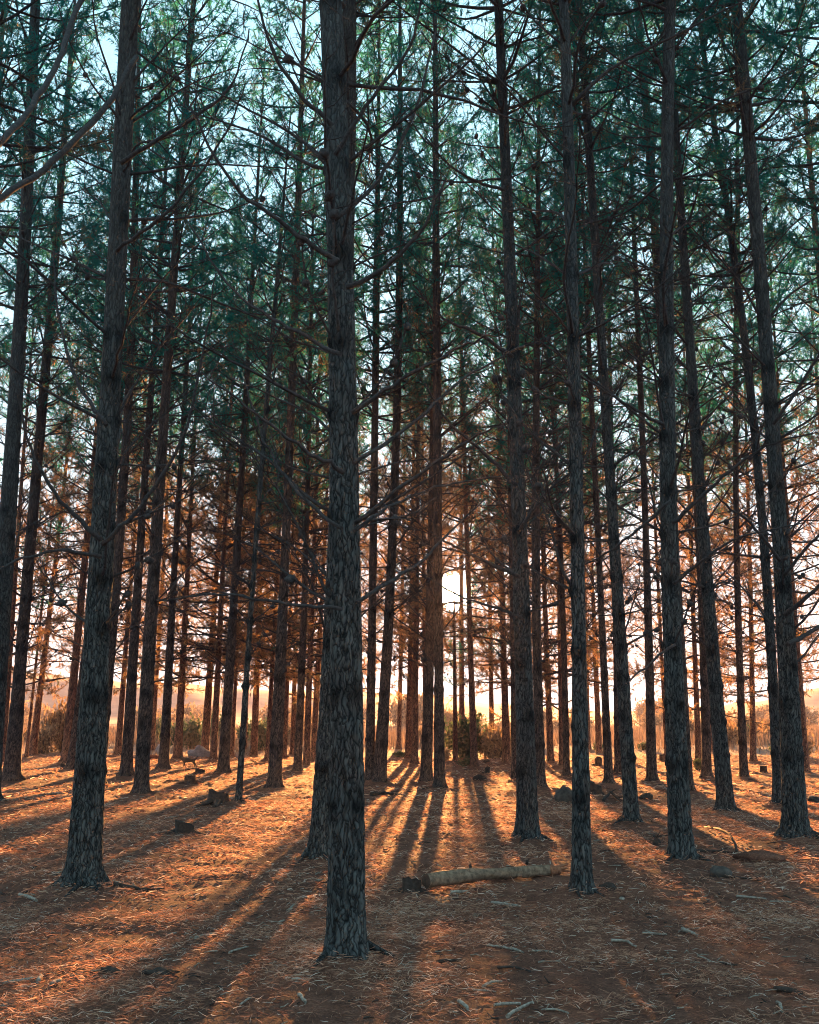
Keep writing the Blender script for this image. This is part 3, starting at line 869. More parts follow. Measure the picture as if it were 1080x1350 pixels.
def build_tree(pts, fine, H, hb, label, seed, group='pines of the plantation', out_of_view=False):
    r = np.random.default_rng(seed)
    g, P, rad = trunk_line(pts)
    y = g[1]
    z0 = float(gh(g[0], g[1])) - 0.02
    zp = P[:, 2].copy()
    xp = P[:, 0] - g[0]
    deg = 2 if len(zp) >= 4 else 1
    co = np.polyfit(zp, xp, deg)
    zt = zp[-1]
    sl_ = np.polyval(np.polyder(co), zt) * 0.8
    leany = r.normal(0, 0.006)
    off0 = np.polyval(co, 0.0)

    def line(z):
        zc = np.clip(z, 0, zt)
        x = np.polyval(co, zc) + np.maximum(z - zt, 0) * sl_
        x = x - off0 * np.exp(-np.clip(z, 0, None) / 1.5) * 0.0
        yy = leany * z + 0.03 * np.sin(z * 0.45 + seed)
        taper_top = rad[-1] * np.clip(1 - (z - zt) / max(H - zt, 0.5), 0, 1) ** 0.8
        rb = np.where(z < zt, np.interp(z, zp, rad), taper_top) + 0.001
        return x, yy - 0.03 * math.sin(seed), rb

    root = bpy.data.objects.new('pine_tree', None)
    COL.objects.link(root)
    root.empty_display_size = 0.3
    root.location = (g[0], g[1], z0)
    tag(root, label, 'pine tree', group)
    # whorls
    whorls = []
    d = y
    zb = 1.75 + r.uniform(0, 0.5) if d < 20 else 2.1 + r.uniform(0, 0.6)
    young = H < 14
    z = 0.75 + r.uniform(0, 0.3)
    while z < hb + 1.5:
        k = int(r.integers(2, 5))
        whorls.append((z, [r.uniform(0, 6.28) + q * 6.283 / k for q in range(k)]))
        z += r.uniform(0.42, 0.72)
    tm = trunk_mesh(zp, line, rad, H, fine, seed, [w for w in whorls if w[0] < 7] if fine < 2 else [])
    link('trunk', tm, root)
    # dead branches, each an object of its own
    zmax_seen = 1.6 + d * math.tan(PITCH + 0.455) + 0.6
    cap = 46 if d < 14 else (34 if d < 27 else 20)
    nb = 0
    for wz_, angs in whorls:
        if wz_ < zb or wz_ > zmax_seen or nb >= cap:
            continue
        for a in angs:
            if r.random() < 0.16:
                continue
            lo = 0 if wz_ > 2.6 else 0
            hi = 6 if young else (9 if wz_ < 3.0 else 16)
            i = int(r.integers(0 if wz_ < 3 else 3, hi))
            x, yy, rb = line(np.array([wz_]))
            o = link('branch', DEAD[i], root)
            o.location = (float(x[0]) + math.cos(a) * float(rb[0]) * 0.6, float(yy[0]) + math.sin(a) * float(rb[0]) * 0.6, wz_)
            o.rotation_euler = (r.normal(0, 0.25), r.uniform(-0.45, 0.30), a)
            s = r.uniform(0.75, 1.1)
            o.scale = (s, s, s)
            nb += 1
    if fine == 0 and pts[0][0] > 0:
        for k in range(int(r.integers(4, 7))):
            a = r.uniform(0, 6.28)
            rr0 = float(rad[1])
            l = rr0 * r.uniform(1.8, 3.6)
            q = np.array([math.cos(a), math.sin(a)]) * rr0 * 0.75
            Q, zq = [], []
            for j in range(7):
                Q.append([q[0], q[1], 0.0])
                q = q + np.array([math.cos(a), math.sin(a)]) * l / 6
                a += r.normal(0, 0.22)
            Q = np.array(Q)
            Q[:, 2] = gh(Q[:, 0] + g[0], Q[:, 1] + g[1]) - z0 + np.linspace(0.05, -0.02, 7) * rr0 / 0.13
            mb = MB()
            mb.tube(Q, rr0 * np.array([0.34, 0.26, 0.2, 0.16, 0.13, 0.10, 0.06]) * r.uniform(0.7, 1.1), 8, 0, 0.55)
            link('root', mb.mesh('root', [M_BARK]), root)
    # crown
    if H < 6:
        cm, Cs, Lc = CROWN_SMALL[seed % 2]
        s = (H - hb) / Lc
        sx = s * 1.1
    elif young:
        cm, Cs, Lc = CROWN_SMALL[seed % 2]
        s = (H - hb) / Lc
        sx = s
    else:
        pool = CROWN_EDGE if fine == 2 else CROWN_IN
        cm, Cs, Lc = pool[seed % len(pool)]
        s = (H - hb + 0.15) / Lc
        sx = 0.5 * (s + 1.0) * r.uniform(0.9, 1.1) * (0.72 if 535 < pts[0][0] < 590 or 640 < pts[0][0] < 655 else 1.0)
    xb, yb, _ = line(np.array([hb, H]))
    axis_ = Vector((float(xb[1] - xb[0]), float(yb[1] - yb[0]), H - hb)).normalized()
    q0 = Vector((0, 0, 1)).rotation_difference(axis_)
    best = None
    org = np.array([g[0] + xb[0], g[1] + yb[0], z0 + hb])
    for k in range(30):
        ang = r.uniform(0, 6.28)
        M = (q0.to_matrix() @ Matrix.Rotation(ang, 3, 'Z'))
        Mn = np.array(M) * np.array([sx, sx, s])[None, :]
        Wp = Cs @ Mn.T + org - np.array([0, 0, EYE])
        Wn = Wp / np.linalg.norm(Wp, axis=1, keepdims=True)
        cosd = Wn @ sd
        cnt = (cosd > math.cos(R(0.9))).sum() * 3 + (cosd > math.cos(R(1.5))).sum()
        if best is None or cnt < best[0]:
            best = (cnt, M)
        if cnt == 0:
            break
    if best[0] > 4 and fine == 2:
        cm = gap_in_crown(cm, np.array(best[1]) * np.array([sx, sx, s])[None, :], org)
    o = link('crown', cm, root)
    o.location = (float(xb[0]), float(yb[0]), hb)
    o.rotation_euler = best[1].to_euler()
    o.scale = (sx, sx, s)
    return root


for i, (pts, fine, H, hb, label) in enumerate(TREES):
    if fine == 2 and H > 15:
        hb = min(hb, 2.0) if 660 < pts[0][0] < 1000 else (3.4 if 590 < pts[0][0] < 640 else (min(hb, 3.3) if pts[0][0] > 440 else hb - 0.9))
    build_tree(pts, fine, H, hb + (float(hsh(np.array(i), np.array(3))) - 0.5) * (1.3 if fine == 2 and H > 15 else 0), label, 11 + i)

# pines of the same plantation on both sides of the view and behind it
r = np.random.default_rng(99)
spots = [(on_ground(px, 990 + k)[0] * d / on_ground(px, 990 + k)[1], d) for k, (px, d) in enumerate([(-95, 13.0), (-70, 22.0), (1165, 15.0), (1140, 24.0), (-140, 30.0), (1190, 31.0)])]
for k in range(4000):
    y = r.uniform(-3, 33)
    x = r.uniform(-24, 24)
    edge = 0.386 * max(y, 0) + 1.6
    if abs(x) < edge + (1.2 if y > 4 else 0) or abs(x) > edge + 9 or (y < 4 and abs(x) < 5):
        continue
    if all((x - a) ** 2 + (y - b) ** 2 > 2.7 ** 2 for a, b in spots):
        spots.append((x, y))
    if len(spots) >= 16:
        break


def plain_line(z):
    return 0.02 * np.sin(z * 0.4), 0.02 * np.cos(z * 0.5), 0.15 * np.clip(1 - z / 22.0, 0.0, 1) ** 0.8 + 0.002


TRUNKS = [trunk_mesh(np.array([0, 9.0]), plain_line, np.array([0.15, 0.14]), 22, 2, 900 + k, []) for k in range(3)]
for k, (x, y) in enumerate(spots):
    root = bpy.data.objects.new('pine_tree', None)
    COL.objects.link(root)
    root.location = (x, y, float(gh(x, y)) - 0.02)
    root.rotation_euler = (r.normal(0, 0.012), r.normal(0, 0.012), r.uniform(0, 6.28))
    tag(root, 'tall pine of the same plantation standing outside the picture', 'pine tree', 'pines standing outside the picture')
    link('trunk', TRUNKS[k % 3], root)
    o = link('crown', CROWN_IN[k % 3][0], root)
    o.location = (0, 0, 8.6)
    o.rotation_euler = (0, 0, r.uniform(0, 6.28))
    o.scale = (1.15, 1.15, 1.08)

# ------------------------------------------------------------------ particular branches, read off the photograph
ROOT_BY_LABEL = {o['label']: o for o in SC.objects if o.name.startswith('pine_tree')}


def own_branch(label, pts, d0, d1, w0, w1, seed):
    """one dead branch of the named pine through the given picture points, its distance going from d0 to d1"""
    root = ROOT_BY_LABEL[label]
    rr = np.random.default_rng(seed)
    n = len(pts)
    P = np.array([at_depth(p[0], p[1], d0 + (d1 - d0) * k / (n - 1))[0] for k, p in enumerate(pts)])
    # Catmull-Rom through the points
    Q = []
    E = np.concatenate([[2 * P[0] - P[1]], P, [2 * P[-1] - P[-2]]])
    for k in range(1, n):
        for t in np.linspace(0, 1, 6, endpoint=False):
            a, b, c, d = E[k - 1], E[k], E[k + 1], E[k + 2]
            Q.append(0.5 * ((2 * b) + (c - a) * t + (2 * a - 5 * b + 4 * c - d) * t * t + (3 * b - a - 3 * c + d) * t ** 3))
    Q.append(P[-1])
    Q = np.array(Q) + rr.normal(0, 0.006, (len(Q), 3))
    base = np.array(root.location)
    mb = MB()
    mb.tube(Q - base, np.linspace(w0, w1, len(Q)) * 0.5 * np.linspace(d0, d1, len(Q)) / FPX, 6)
    L = np.linalg.norm(P[-1] - P[0])
    for k in range(int(3 + L * 4)):
        i = rr.integers(3, len(Q) - 1)
        dd = (Q[i] - Q[i - 1])
        dd = dd / np.linalg.norm(dd) * 0.7 + rr.normal(0, 0.6, 3)
        dd /= np.linalg.norm(dd)
        l = rr.uniform(0.1, 0.5)
        T = [Q[i]]
        for j in range(4):
            dd = dd + rr.normal(0, 0.15, 3) + np.array([0, 0, 0.08])
            dd /= np.linalg.norm(dd)
            T.append(T[-1] + dd * l / 4)
        mb.tube(np.array(T) - base, np.linspace(0.004, 0.0016, 5), 3)
    link('branch', mb.mesh('branch', [M_DEAD]), root)


CTR = 'big dark pine in the centre foreground, nearest and thickest trunk of all'
LFT = 'big rough pine in the left foreground with sunlit litter round its foot'
LOGP = 'dark pine behind the fallen log, right of the sun'
TEAL = 'thick teal-dark pine with a round stone at its foot'
RGT = 'thick pine near the right edge with spreading roots'
for k, (lb, pts, d0, d1, w0, w1) in enumerate([
    (CTR, [(464, 545), (530, 500), (600, 462), (645, 440)], 6.85, 6.4, 7, 2.5),
    (CTR, [(466, 612), (540, 562), (610, 500), (690, 455)], 6.85, 7.3, 7, 2.5),
    (CTR, [(458, 380), (510, 350), (555, 305), (585, 240)], 6.85, 6.5, 8, 3),
    (CTR, [(466, 700), (520, 665), (585, 640), (660, 628)], 6.85, 7.2, 6, 2),
    (CTR, [(468, 690), (540, 636), (610, 585), (660, 560)], 6.85, 6.3, 7, 2),
    (CTR, [(470, 795), (530, 757), (575, 722), (640, 655)], 6.85, 7.6, 6, 2),
    (CTR, [(446, 345), (380, 300), (305, 240), (250, 140)], 6.85, 6.4, 8, 3),
    (CTR, [(450, 470), (380, 430), (310, 385), (245, 290)], 6.85, 7.2, 7, 2.5),
    (CTR, [(452, 620), (400, 592), (335, 545), (265, 490)], 6.85, 6.5, 7, 2),
    (CTR, [(452, 700), (385, 640), (345, 570), (322, 500)], 6.85, 7.2, 6, 2),
    (CTR, [(452, 802), (380, 795), (290, 784), (205, 793)], 6.85, 6.3, 6, 2),
    (CTR, [(442, 205), (490, 130), (540, 60), (560, -30)], 6.85, 6.5, 7, 3),
    (CTR, [(440, 165), (385, 110), (350, 40), (335, -40)], 6.85, 6.5, 7, 3),
    (CTR, [(444, 290), (500, 235), (545, 150), (575, 40)], 6.85, 7.3, 7, 3),
    (LFT, [(134, 718), (185, 668), (240, 580), (266, 470), (285, 360)], 9.1, 8.6, 7, 2),
    (LFT, [(134, 712), (80, 660), (40, 590), (22, 500)], 9.1, 8.6, 7, 2),
    (LFT, [(132, 735), (80, 726), (20, 740), (-30, 770)], 9.1, 8.2, 6, 2),
    (LFT, [(140, 560), (100, 500), (78, 420), (70, 330)], 9.1, 9.6, 6, 2),
    (LFT, [(158, 215), (230, 170), (300, 120), (330, 40)], 9.1, 8.6, 7, 2),
    (LFT, [(178, 75), (140, 140), (70, 212), (-10, 268), (-70, 300)], 9.1, 6.4, 8, 10),
    (LFT, [(182, -140), (110, -5), (78, 80), (35, 150), (-20, 205)], 9.1, 5.6, 8, 10),
    (LFT, [(152, 330), (220, 280), (290, 190), (325, 110)], 9.1, 8.4, 6, 2),
    (LOGP, [(684, 760), (640, 740), (600, 720), (570, 705)], 12.8, 12.2, 6, 2),
    (LOGP, [(681, 640), (630, 590), (590, 555), (560, 505)], 12.8, 12.4, 6, 2),
    (LOGP, [(676, 470), (630, 440), (585, 420), (545, 375)], 12.8, 12.2, 6, 2),
    (LOGP, [(667, 250), (630, 240), (590, 215), (560, 180)], 12.8, 12.2, 5, 2),
    (LOGP, [(690, 815), (650, 800), (605, 785), (560, 760)], 12.8, 13.5, 5, 1.5),
    (LOGP, [(684, 700), (730, 640), (790, 600), (840, 575)], 12.8, 12.2, 5, 1.5),
    (TEAL, [(886, 690), (930, 650), (975, 610), (1020, 585), (1080, 570)], 11.0, 10.2, 6, 2),
    (TEAL, [(888, 770), (930, 735), (985, 705), (1060, 690)], 11.0, 10.4, 5, 2),
    (TEAL, [(889, 850), (850, 880), (820, 905)], 11.0, 10.6, 4, 1.5),
    (TEAL, [(884, 660), (840, 700), (790, 735), (740, 760)], 11.0, 11.6, 5, 1.5),
    (TEAL, [(876, 560), (820, 530), (760, 490), (715, 440)], 11.0, 10.4, 5, 2),
    (RGT, [(1036, 810), (1060, 790), (1095, 760)], 12.9, 12.4, 7, 4),
    (RGT, [(1038, 850), (1065, 835), (1100, 815)], 12.9, 13.3, 7, 4),
    (RGT, [(1033, 760), (1070, 715), (1100, 690)], 12.9, 12.4, 5, 3),
    (RGT, [(1020, 560), (1060, 500), (1090, 450)], 12.9, 12.4, 5, 3),
    (RGT, [(1030, 740), (990, 690), (950, 660), (920, 620)], 12.9, 12.3, 5, 1.5),
]):
    own_branch(lb, pts, d0, d1, w0, w1, 700 + k)

# ------------------------------------------------------------------ fallen log, stumps, stones
LOG = bpy.data.objects.new('fallen_log', None)
COL.objects.link(LOG)
pa, pb = on_ground(562, 1178)[:2], on_ground(724, 1154)[:2]
LOG.location = (pa[0], pa[1], float(gh(*pa)))
tag(LOG, 'short fallen pine log with peeling pale bark lying across sunlit litter', 'log')
dv = np.array([pb[0] - pa[0], pb[1] - pa[1], float(gh(*pb) - gh(*pa)) + 0.0])
mb = MB()
m, n = 46, 28
t = np.linspace(0, 1, m)
Pc = dv[None] * t[:, None] + np.array([0, 0, 0.06])
Pc[:, 2] += 0.045 * (1 - t) + 0.012 * np.sin(t * 5)
T = dv / np.linalg.norm(dv)
A = np.cross(T, [0, 0, 1.0])
A /= np.linalg.norm(A)
B = np.cross(A, T)
th = np.arange(n) * 2 * math.pi / n
TH, TT = np.meshgrid(th, t)
rad = 0.064 - 0.013 * TT
for kz in (0.13, 0.36, 0.63, 0.80):
    rad = rad + 0.008 * np.exp(-((TT - kz) / 0.018) ** 2) * (0.5 + 0.5 * np.cos(TH * 2 + kz * 9))
rad = rad + 0.012 * fbm(np.cos(TH) * 2 + TT * 9, np.sin(TH) * 2, 3, 5) - 0.006 * sstep(0.05, 0.12, fbm(TT * 7 + np.cos(TH), np.sin(TH) * 1.5, 2, 15))
V = Pc[:, None] + rad[..., None] * (np.cos(TH)[..., None] * A + np.sin(TH)[..., None] * B)
mb.add(V, quads(m, n), 0, True, 0.5)
mb.f.append((np.array([list(range(n))[::-1]]), 1, False))
mb.f.append((np.array([list(range((m - 1) * n, m * n))]), 1, False))
link('barked_stem', mb.mesh('barked_stem', [M_LOG, M_STUMP]), LOG)
mb = MB()
e = Pc[-1]
tt = np.linspace(0, 1, 9)
mb.tube(e + T * (tt[:, None] * 0.19 - 0.02) + np.array([0, 0, -0.012]), 0.062 * (1 - 0.55 * tt) + 0.01 * np.sin(tt * 19), 12)
for k in range(6):
    a = k * 1.05
    mb.tube(np.array([e + T * 0.05, e + T * 0.17 + (np.cos(a) * A + np.sin(a) * B) * 0.03, e + T * (0.22 + 0.03 * (k % 3)) + (np.cos(a) * A + np.sin(a) * B) * 0.04]), [0.022, 0.014, 0.003], 5)
link('broken_end', mb.mesh('broken_end', [mat_wood('reddish_split_wood', (0.12, 0.045, 0.025), (0.30, 0.13, 0.07), 30)]), LOG)
for k, (f, a) in enumerate([(0.36, 2.0), (0.63, 4.6), (0.80, 1.2)]):
    mb = MB()
    c = dv * f + np.array([0, 0, 0.082 + 0.045 * (1 - f)])
    u = np.cos(a) * A + np.sin(a) * B
    mb.tube(np.array([c + u * 0.05, c + u * 0.082, c + u * 0.095 + T * 0.01]), [0.016, 0.013, 0.007], 7)
    link('branch_stub', mb.mesh('branch_stub', [M_DARKSTICK]), LOG)


def place(px, py):
    g = on_ground(px, py)
    return np.array([g[0], g[1], float(gh(g[0], g[1]))]), g[1]


def stump(px, py, wpx, hpx, seed, label, cut=True, jag=0.25, mat=None, roots=4, cat='tree stump', name='tree_stump', group=None):
    p, d = place(px, py)
    rr = np.random.default_rng(seed)
    rad, h = wpx * 0.5 * d / FPX, hpx * d / FPX
    root = bpy.data.objects.new(name, None)
    COL.objects.link(root)
    root.location = tuple(p)
    root.rotation_euler = (0, 0, rr.uniform(0, 6.28))
    tag(root, label, cat, group)
    n, m = 26, 9
    th = np.arange(n) * 6.283185 / n
    t = np.linspace(0, 1, m)
    TH, TT = np.meshgrid(th, t)
    jag = jag * 0.38
    rim = 1 + (0.28 * np.cos(TH - seed) if not cut else 0) + jag * 1.6 * vnoise(np.cos(TH) * 2.3 + seed, np.sin(TH) * 2.3, seed) + jag * 0.8 * vnoise(np.cos(TH) * 6 + seed, np.sin(TH) * 6, seed)
    Rr = rad * (0.80 + 0.34 * np.exp(-TT * 4.5) * (1 + 0.45 * np.cos(TH * roots + seed))) * (1 + 0.10 * fbm(np.cos(TH) * 3 + seed, np.sin(TH) * 3 + TT * 1.2, 3, seed))
    Rr = Rr * (1 + 0.07 * (vnoise(TH * 26 / 6.283, TT * 0.8, seed)))
    Z = -0.04 + (h * rim + 0.04) * TT
    V = np.stack([Rr * np.cos(TH), Rr * np.sin(TH), Z], -1)
    mb = MB()
    mb.add(V, quads(m, n), 0, True, 0.5)
    link('bark', mb.mesh('bark', [mat or M_STUMP]), root)
    top = V[-1]
    rings = [top * [1, 1, 1], top * [0.7, 0.7, 1 - 0.12 * jag * 4], top * [0.35, 0.35, 1 - 0.2 * jag * 4]]
    c = np.array([[0, 0, top[:, 2].mean() * (1 - 0.22 * jag * 4)]])
    mb = MB()
    Vt = np.concatenate(rings + [c])
    Vt[:, 2] += 0.002
    mb.add(Vt, quads(3, n), 0, False, 0.5)
    mb.f.append((np.array([[2 * n + k, 2 * n + (k + 1) % n, 3 * n] for k in range(n)]), 0, False))
    link('cut_face' if cut else 'rotten_top', mb.mesh('top', [M_CUT if cut else (mat or M_STUMP)]), root)
    for k in range(roots):
        a = rr.uniform(0, 6.28)
        l = rad * rr.uniform(1.2, 2.4)
        Pq = [np.array([math.cos(a) * rad * 0.7, math.sin(a) * rad * 0.7, h * 0.25])]
        for j in range(4):
            a += rr.normal(0, 0.25)
            q = Pq[-1] + np.array([math.cos(a), math.sin(a), 0]) * l / 4
            q[2] = float(h * 0.25 * (1 - (j + 1) / 4) ** 1.5 - 0.004)
            Pq.append(q)
        mb = MB()
        mb.tube(np.array(Pq), np.linspace(rad * 0.22, rad * 0.06, 5), 6)
        link('root', mb.mesh('root', [mat or M_STUMP]), root)
    return root


stump(543, 1177, 30, 15, 1, 'low rotten black stump with splayed roots under the left end of the log', False, 0.5, M_DARKSTICK, 7)
stump(243, 1099, 30, 13, 2, 'blocky dark stump on the sunlit litter left of the central trunk', False, 0.25, M_DARKSTICK, 4)
stump(288, 1061, 32, 14, 3, 'jagged rooty stump at the foot of the thin leaning young pine', False, 0.55, M_STUMP, 7)
stump(250, 1032, 17, 11, 4, 'small pale-topped stump in shade below the walking dog', True, 0.15, M_STUMP, 3)
stump(264, 1020, 16, 6, 5, 'low black stump remnant just right of the walking dog', False, 0.4, M_DARKSTICK, 3)
stump(786, 1048, 19, 13, 6, 'grey stump with sloping roots between the log-side pine and its right neighbour', False, 0.3, M_STUMP, 6)
stump(789, 1010, 12, 9, 7, 'small reddish stump on lit ground behind the log-side pine', False, 0.35, M_STUMP, 2)
stump(873, 1004, 8, 9, 8, 'tiny upright reddish stump at the wood edge, left of the thick teal-dark pine', True, 0.2, M_STUMP, 2)
stump(1007, 1019, 11, 8, 9, 'small sunlit cut stump right of the slim isolated pine', True, 0.12, M_STUMP, 2)
stump(86, 1016, 15, 7, 10, 'dark low stump between the sandy bush and the big left trunk', False, 0.35, M_DARKSTICK, 3)
stump(643, 1019, 8, 6, 12, 'tiny dark stump left of the brown edge pine, beyond the log', False, 0.3, M_DARKSTICK, 2)


def stone(px, py, wpx, hpx, seed, label, mat, cat='stone', name='stone', dep=1.0, rough=0.25, d=None, group=None):
    p, dd = place(px, py)
    rr = np.random.default_rng(seed)
    a, h = wpx * 0.5 * dd / FPX, hpx * dd / FPX
    n, m = 22, 13
    th = np.arange(n) * 6.283185 / n
    ph = np.linspace(-1.25, 1.5707, m)
    TH, PH = np.meshgrid(th, ph)
    x, y, z = np.cos(PH) * np.cos(TH), np.cos(PH) * np.sin(TH), np.sin(PH)
    k = 1 + rough * fbm(x * 1.3 + seed + z, y * 1.3 + z * 0.7, 4, seed)
    mb = MB()
    mb.add(np.stack([x * a * k, y * a * dep * k, (z * 0.75 + 0.25) * h * k], -1), quads(m, n), 0, rough < 0.7, 0.5)
    o = link(name, mb.mesh(name, [mat]))
    o.location = tuple(p)
    o.rotation_euler = (0, 0, rr.uniform(-0.3, 0.3))
    return tag(o, label, cat, group)


stone(951, 1155, 27, 13, 21, 'rounded dark stone beside the roots of the thick teal-dark pine', M_ROCK)
stone(744, 1058, 22, 17, 22, 'lumpy dark stone just left of the log-side pine', M_ROCK, rough=0.5)
stone(852, 1053, 17, 8, 23, 'flattish black stone right of the left-leaning dark pine', M_DARKSTICK)
stone(263, 997, 28, 11, 24, 'large pale blue-grey boulder at the wood edge behind the dog', M_PALE, 'boulder', 'boulder', 0.8, 0.6)
stone(214, 994, 17, 14, 25, 'smaller pale grey boulder behind the dark slim pine, left of the dog', M_PALE, 'boulder', 'boulder', 0.8, 0.4)
stone(632, 1028, 20, 6, 26, 'flat dark slab of wood lying in front of the green bush', M_DARKSTICK, 'wood piece', 'bark_slab', 0.5, 0.4)
stone(642, 1006, 9, 5, 27, 'small brown lump at the wood edge behind the tiny dark stump', M_STUMP, 'wood piece', 'wood_lump')
stone(866, 1116, 9, 8, 28, 'dark fallen cone cluster left of the thick teal-dark trunk foot', M_DARKSTICK, 'pine cone', 'pine_cone', 1.0, 0.6)
stone(1074, 1059, 16, 8, 29, 'black wood lump at the right edge behind the spreading roots', M_DARKSTICK, 'wood piece', 'wood_lump', 0.6, 0.5)
stone(801, 1174, 20, 8, 30, 'small dark wood lump right of the foot of the log-side pine', M_DARKSTICK, 'wood piece', 'wood_lump', 0.5, 0.5)
stone(204, 1000, 20, 5, 31, 'dark red fallen trunk piece at the wood edge left of the dog', mat_wood('red_rotten_wood', (0.10, 0.02, 0.012), (0.22, 0.06, 0.035), 20), 'log', 'log_piece', 0.4, 0.3)
stone(1002, 1134, 62, 10, 32, 'low mound of dark litter in front of the right-edge pine roots', M_GROUND, 'litter mound', 'litter_mound', 0.6, 0.5)
stone(210, 1283, 40, 5, 33, 'low dark clump of soil in the left foreground shade', M_DARKSTICK, 'soil clump', 'soil_clump', 0.35, 0.7)
stone(145, 1283, 26, 6, 34, 'small black soil clump left of the wider clump, in foreground shade', M_DARKSTICK, 'soil clump', 'soil_clump', 0.4, 0.7)
stone(820, 1190, 8, 3, 35, 'tiny pale chip right of the log-side pine foot', M_STICK, 'wood chip', 'wood_chip', 0.6, 0.3)


# ------------------------------------------------------------------ sticks
def stick(pts, wpx, label, mat=M_STICK, name='stick', lift=0.0, seed=0, cat='stick', twigs=0):
    rr = np.random.default_rng(seed + 5)
    P = []
    for q in pts:
        p, d = place(q[0], q[1])
        if len(q) > 2:
            p = p + np.array([0, 0, q[2]])
        P.append(p)
    P = np.array(P)
    rad = wpx * 0.36 * d / FPX
    Q = []
    for a, b in zip(P[:-1], P[1:]):
        for t in np.linspace(0, 1, 5, endpoint=False):
            Q.append(a + (b - a) * t)
    Q.append(P[-1])
    Q = np.array(Q)
    k = np.sin(np.linspace(0, 3.14, len(Q)))
    Q[:, 2] += rad * 0.7 + 0.004 + k * rr.uniform(0, 0.005)
    Q[:, 0] += rr.normal(0, rad * 0.35, len(Q))
    Q[:, 1] += k * rr.uniform(-0.012, 0.012)
    base = Q[0].copy()
    mb = MB()
    mb.tube(Q - base, rad * np.linspace(1.05, 0.75, len(Q)) * (1 + rr.normal(0, 0.10, len(Q))), 7)
    for j in range(twigs):
        i = rr.integers(2, len(Q) - 1)
        dd = (Q[i] - Q[i - 1])
        dd = dd / np.linalg.norm(dd) + rr.normal(0, 0.5, 3)
        dd[2] = abs(dd[2]) * 0.5
        l = rr.uniform(0.06, 0.2)
        mb.tube(np.array([Q[i], Q[i] + dd * l * 0.5, Q[i] + dd * l]) - base, [rad * 0.5, rad * 0.4, rad * 0.2], 5)
    o = link(name, mb.mesh(name, [mat]))
    o.location = tuple(base)
    return tag(o, label, cat, 'loose sticks on the forest floor')


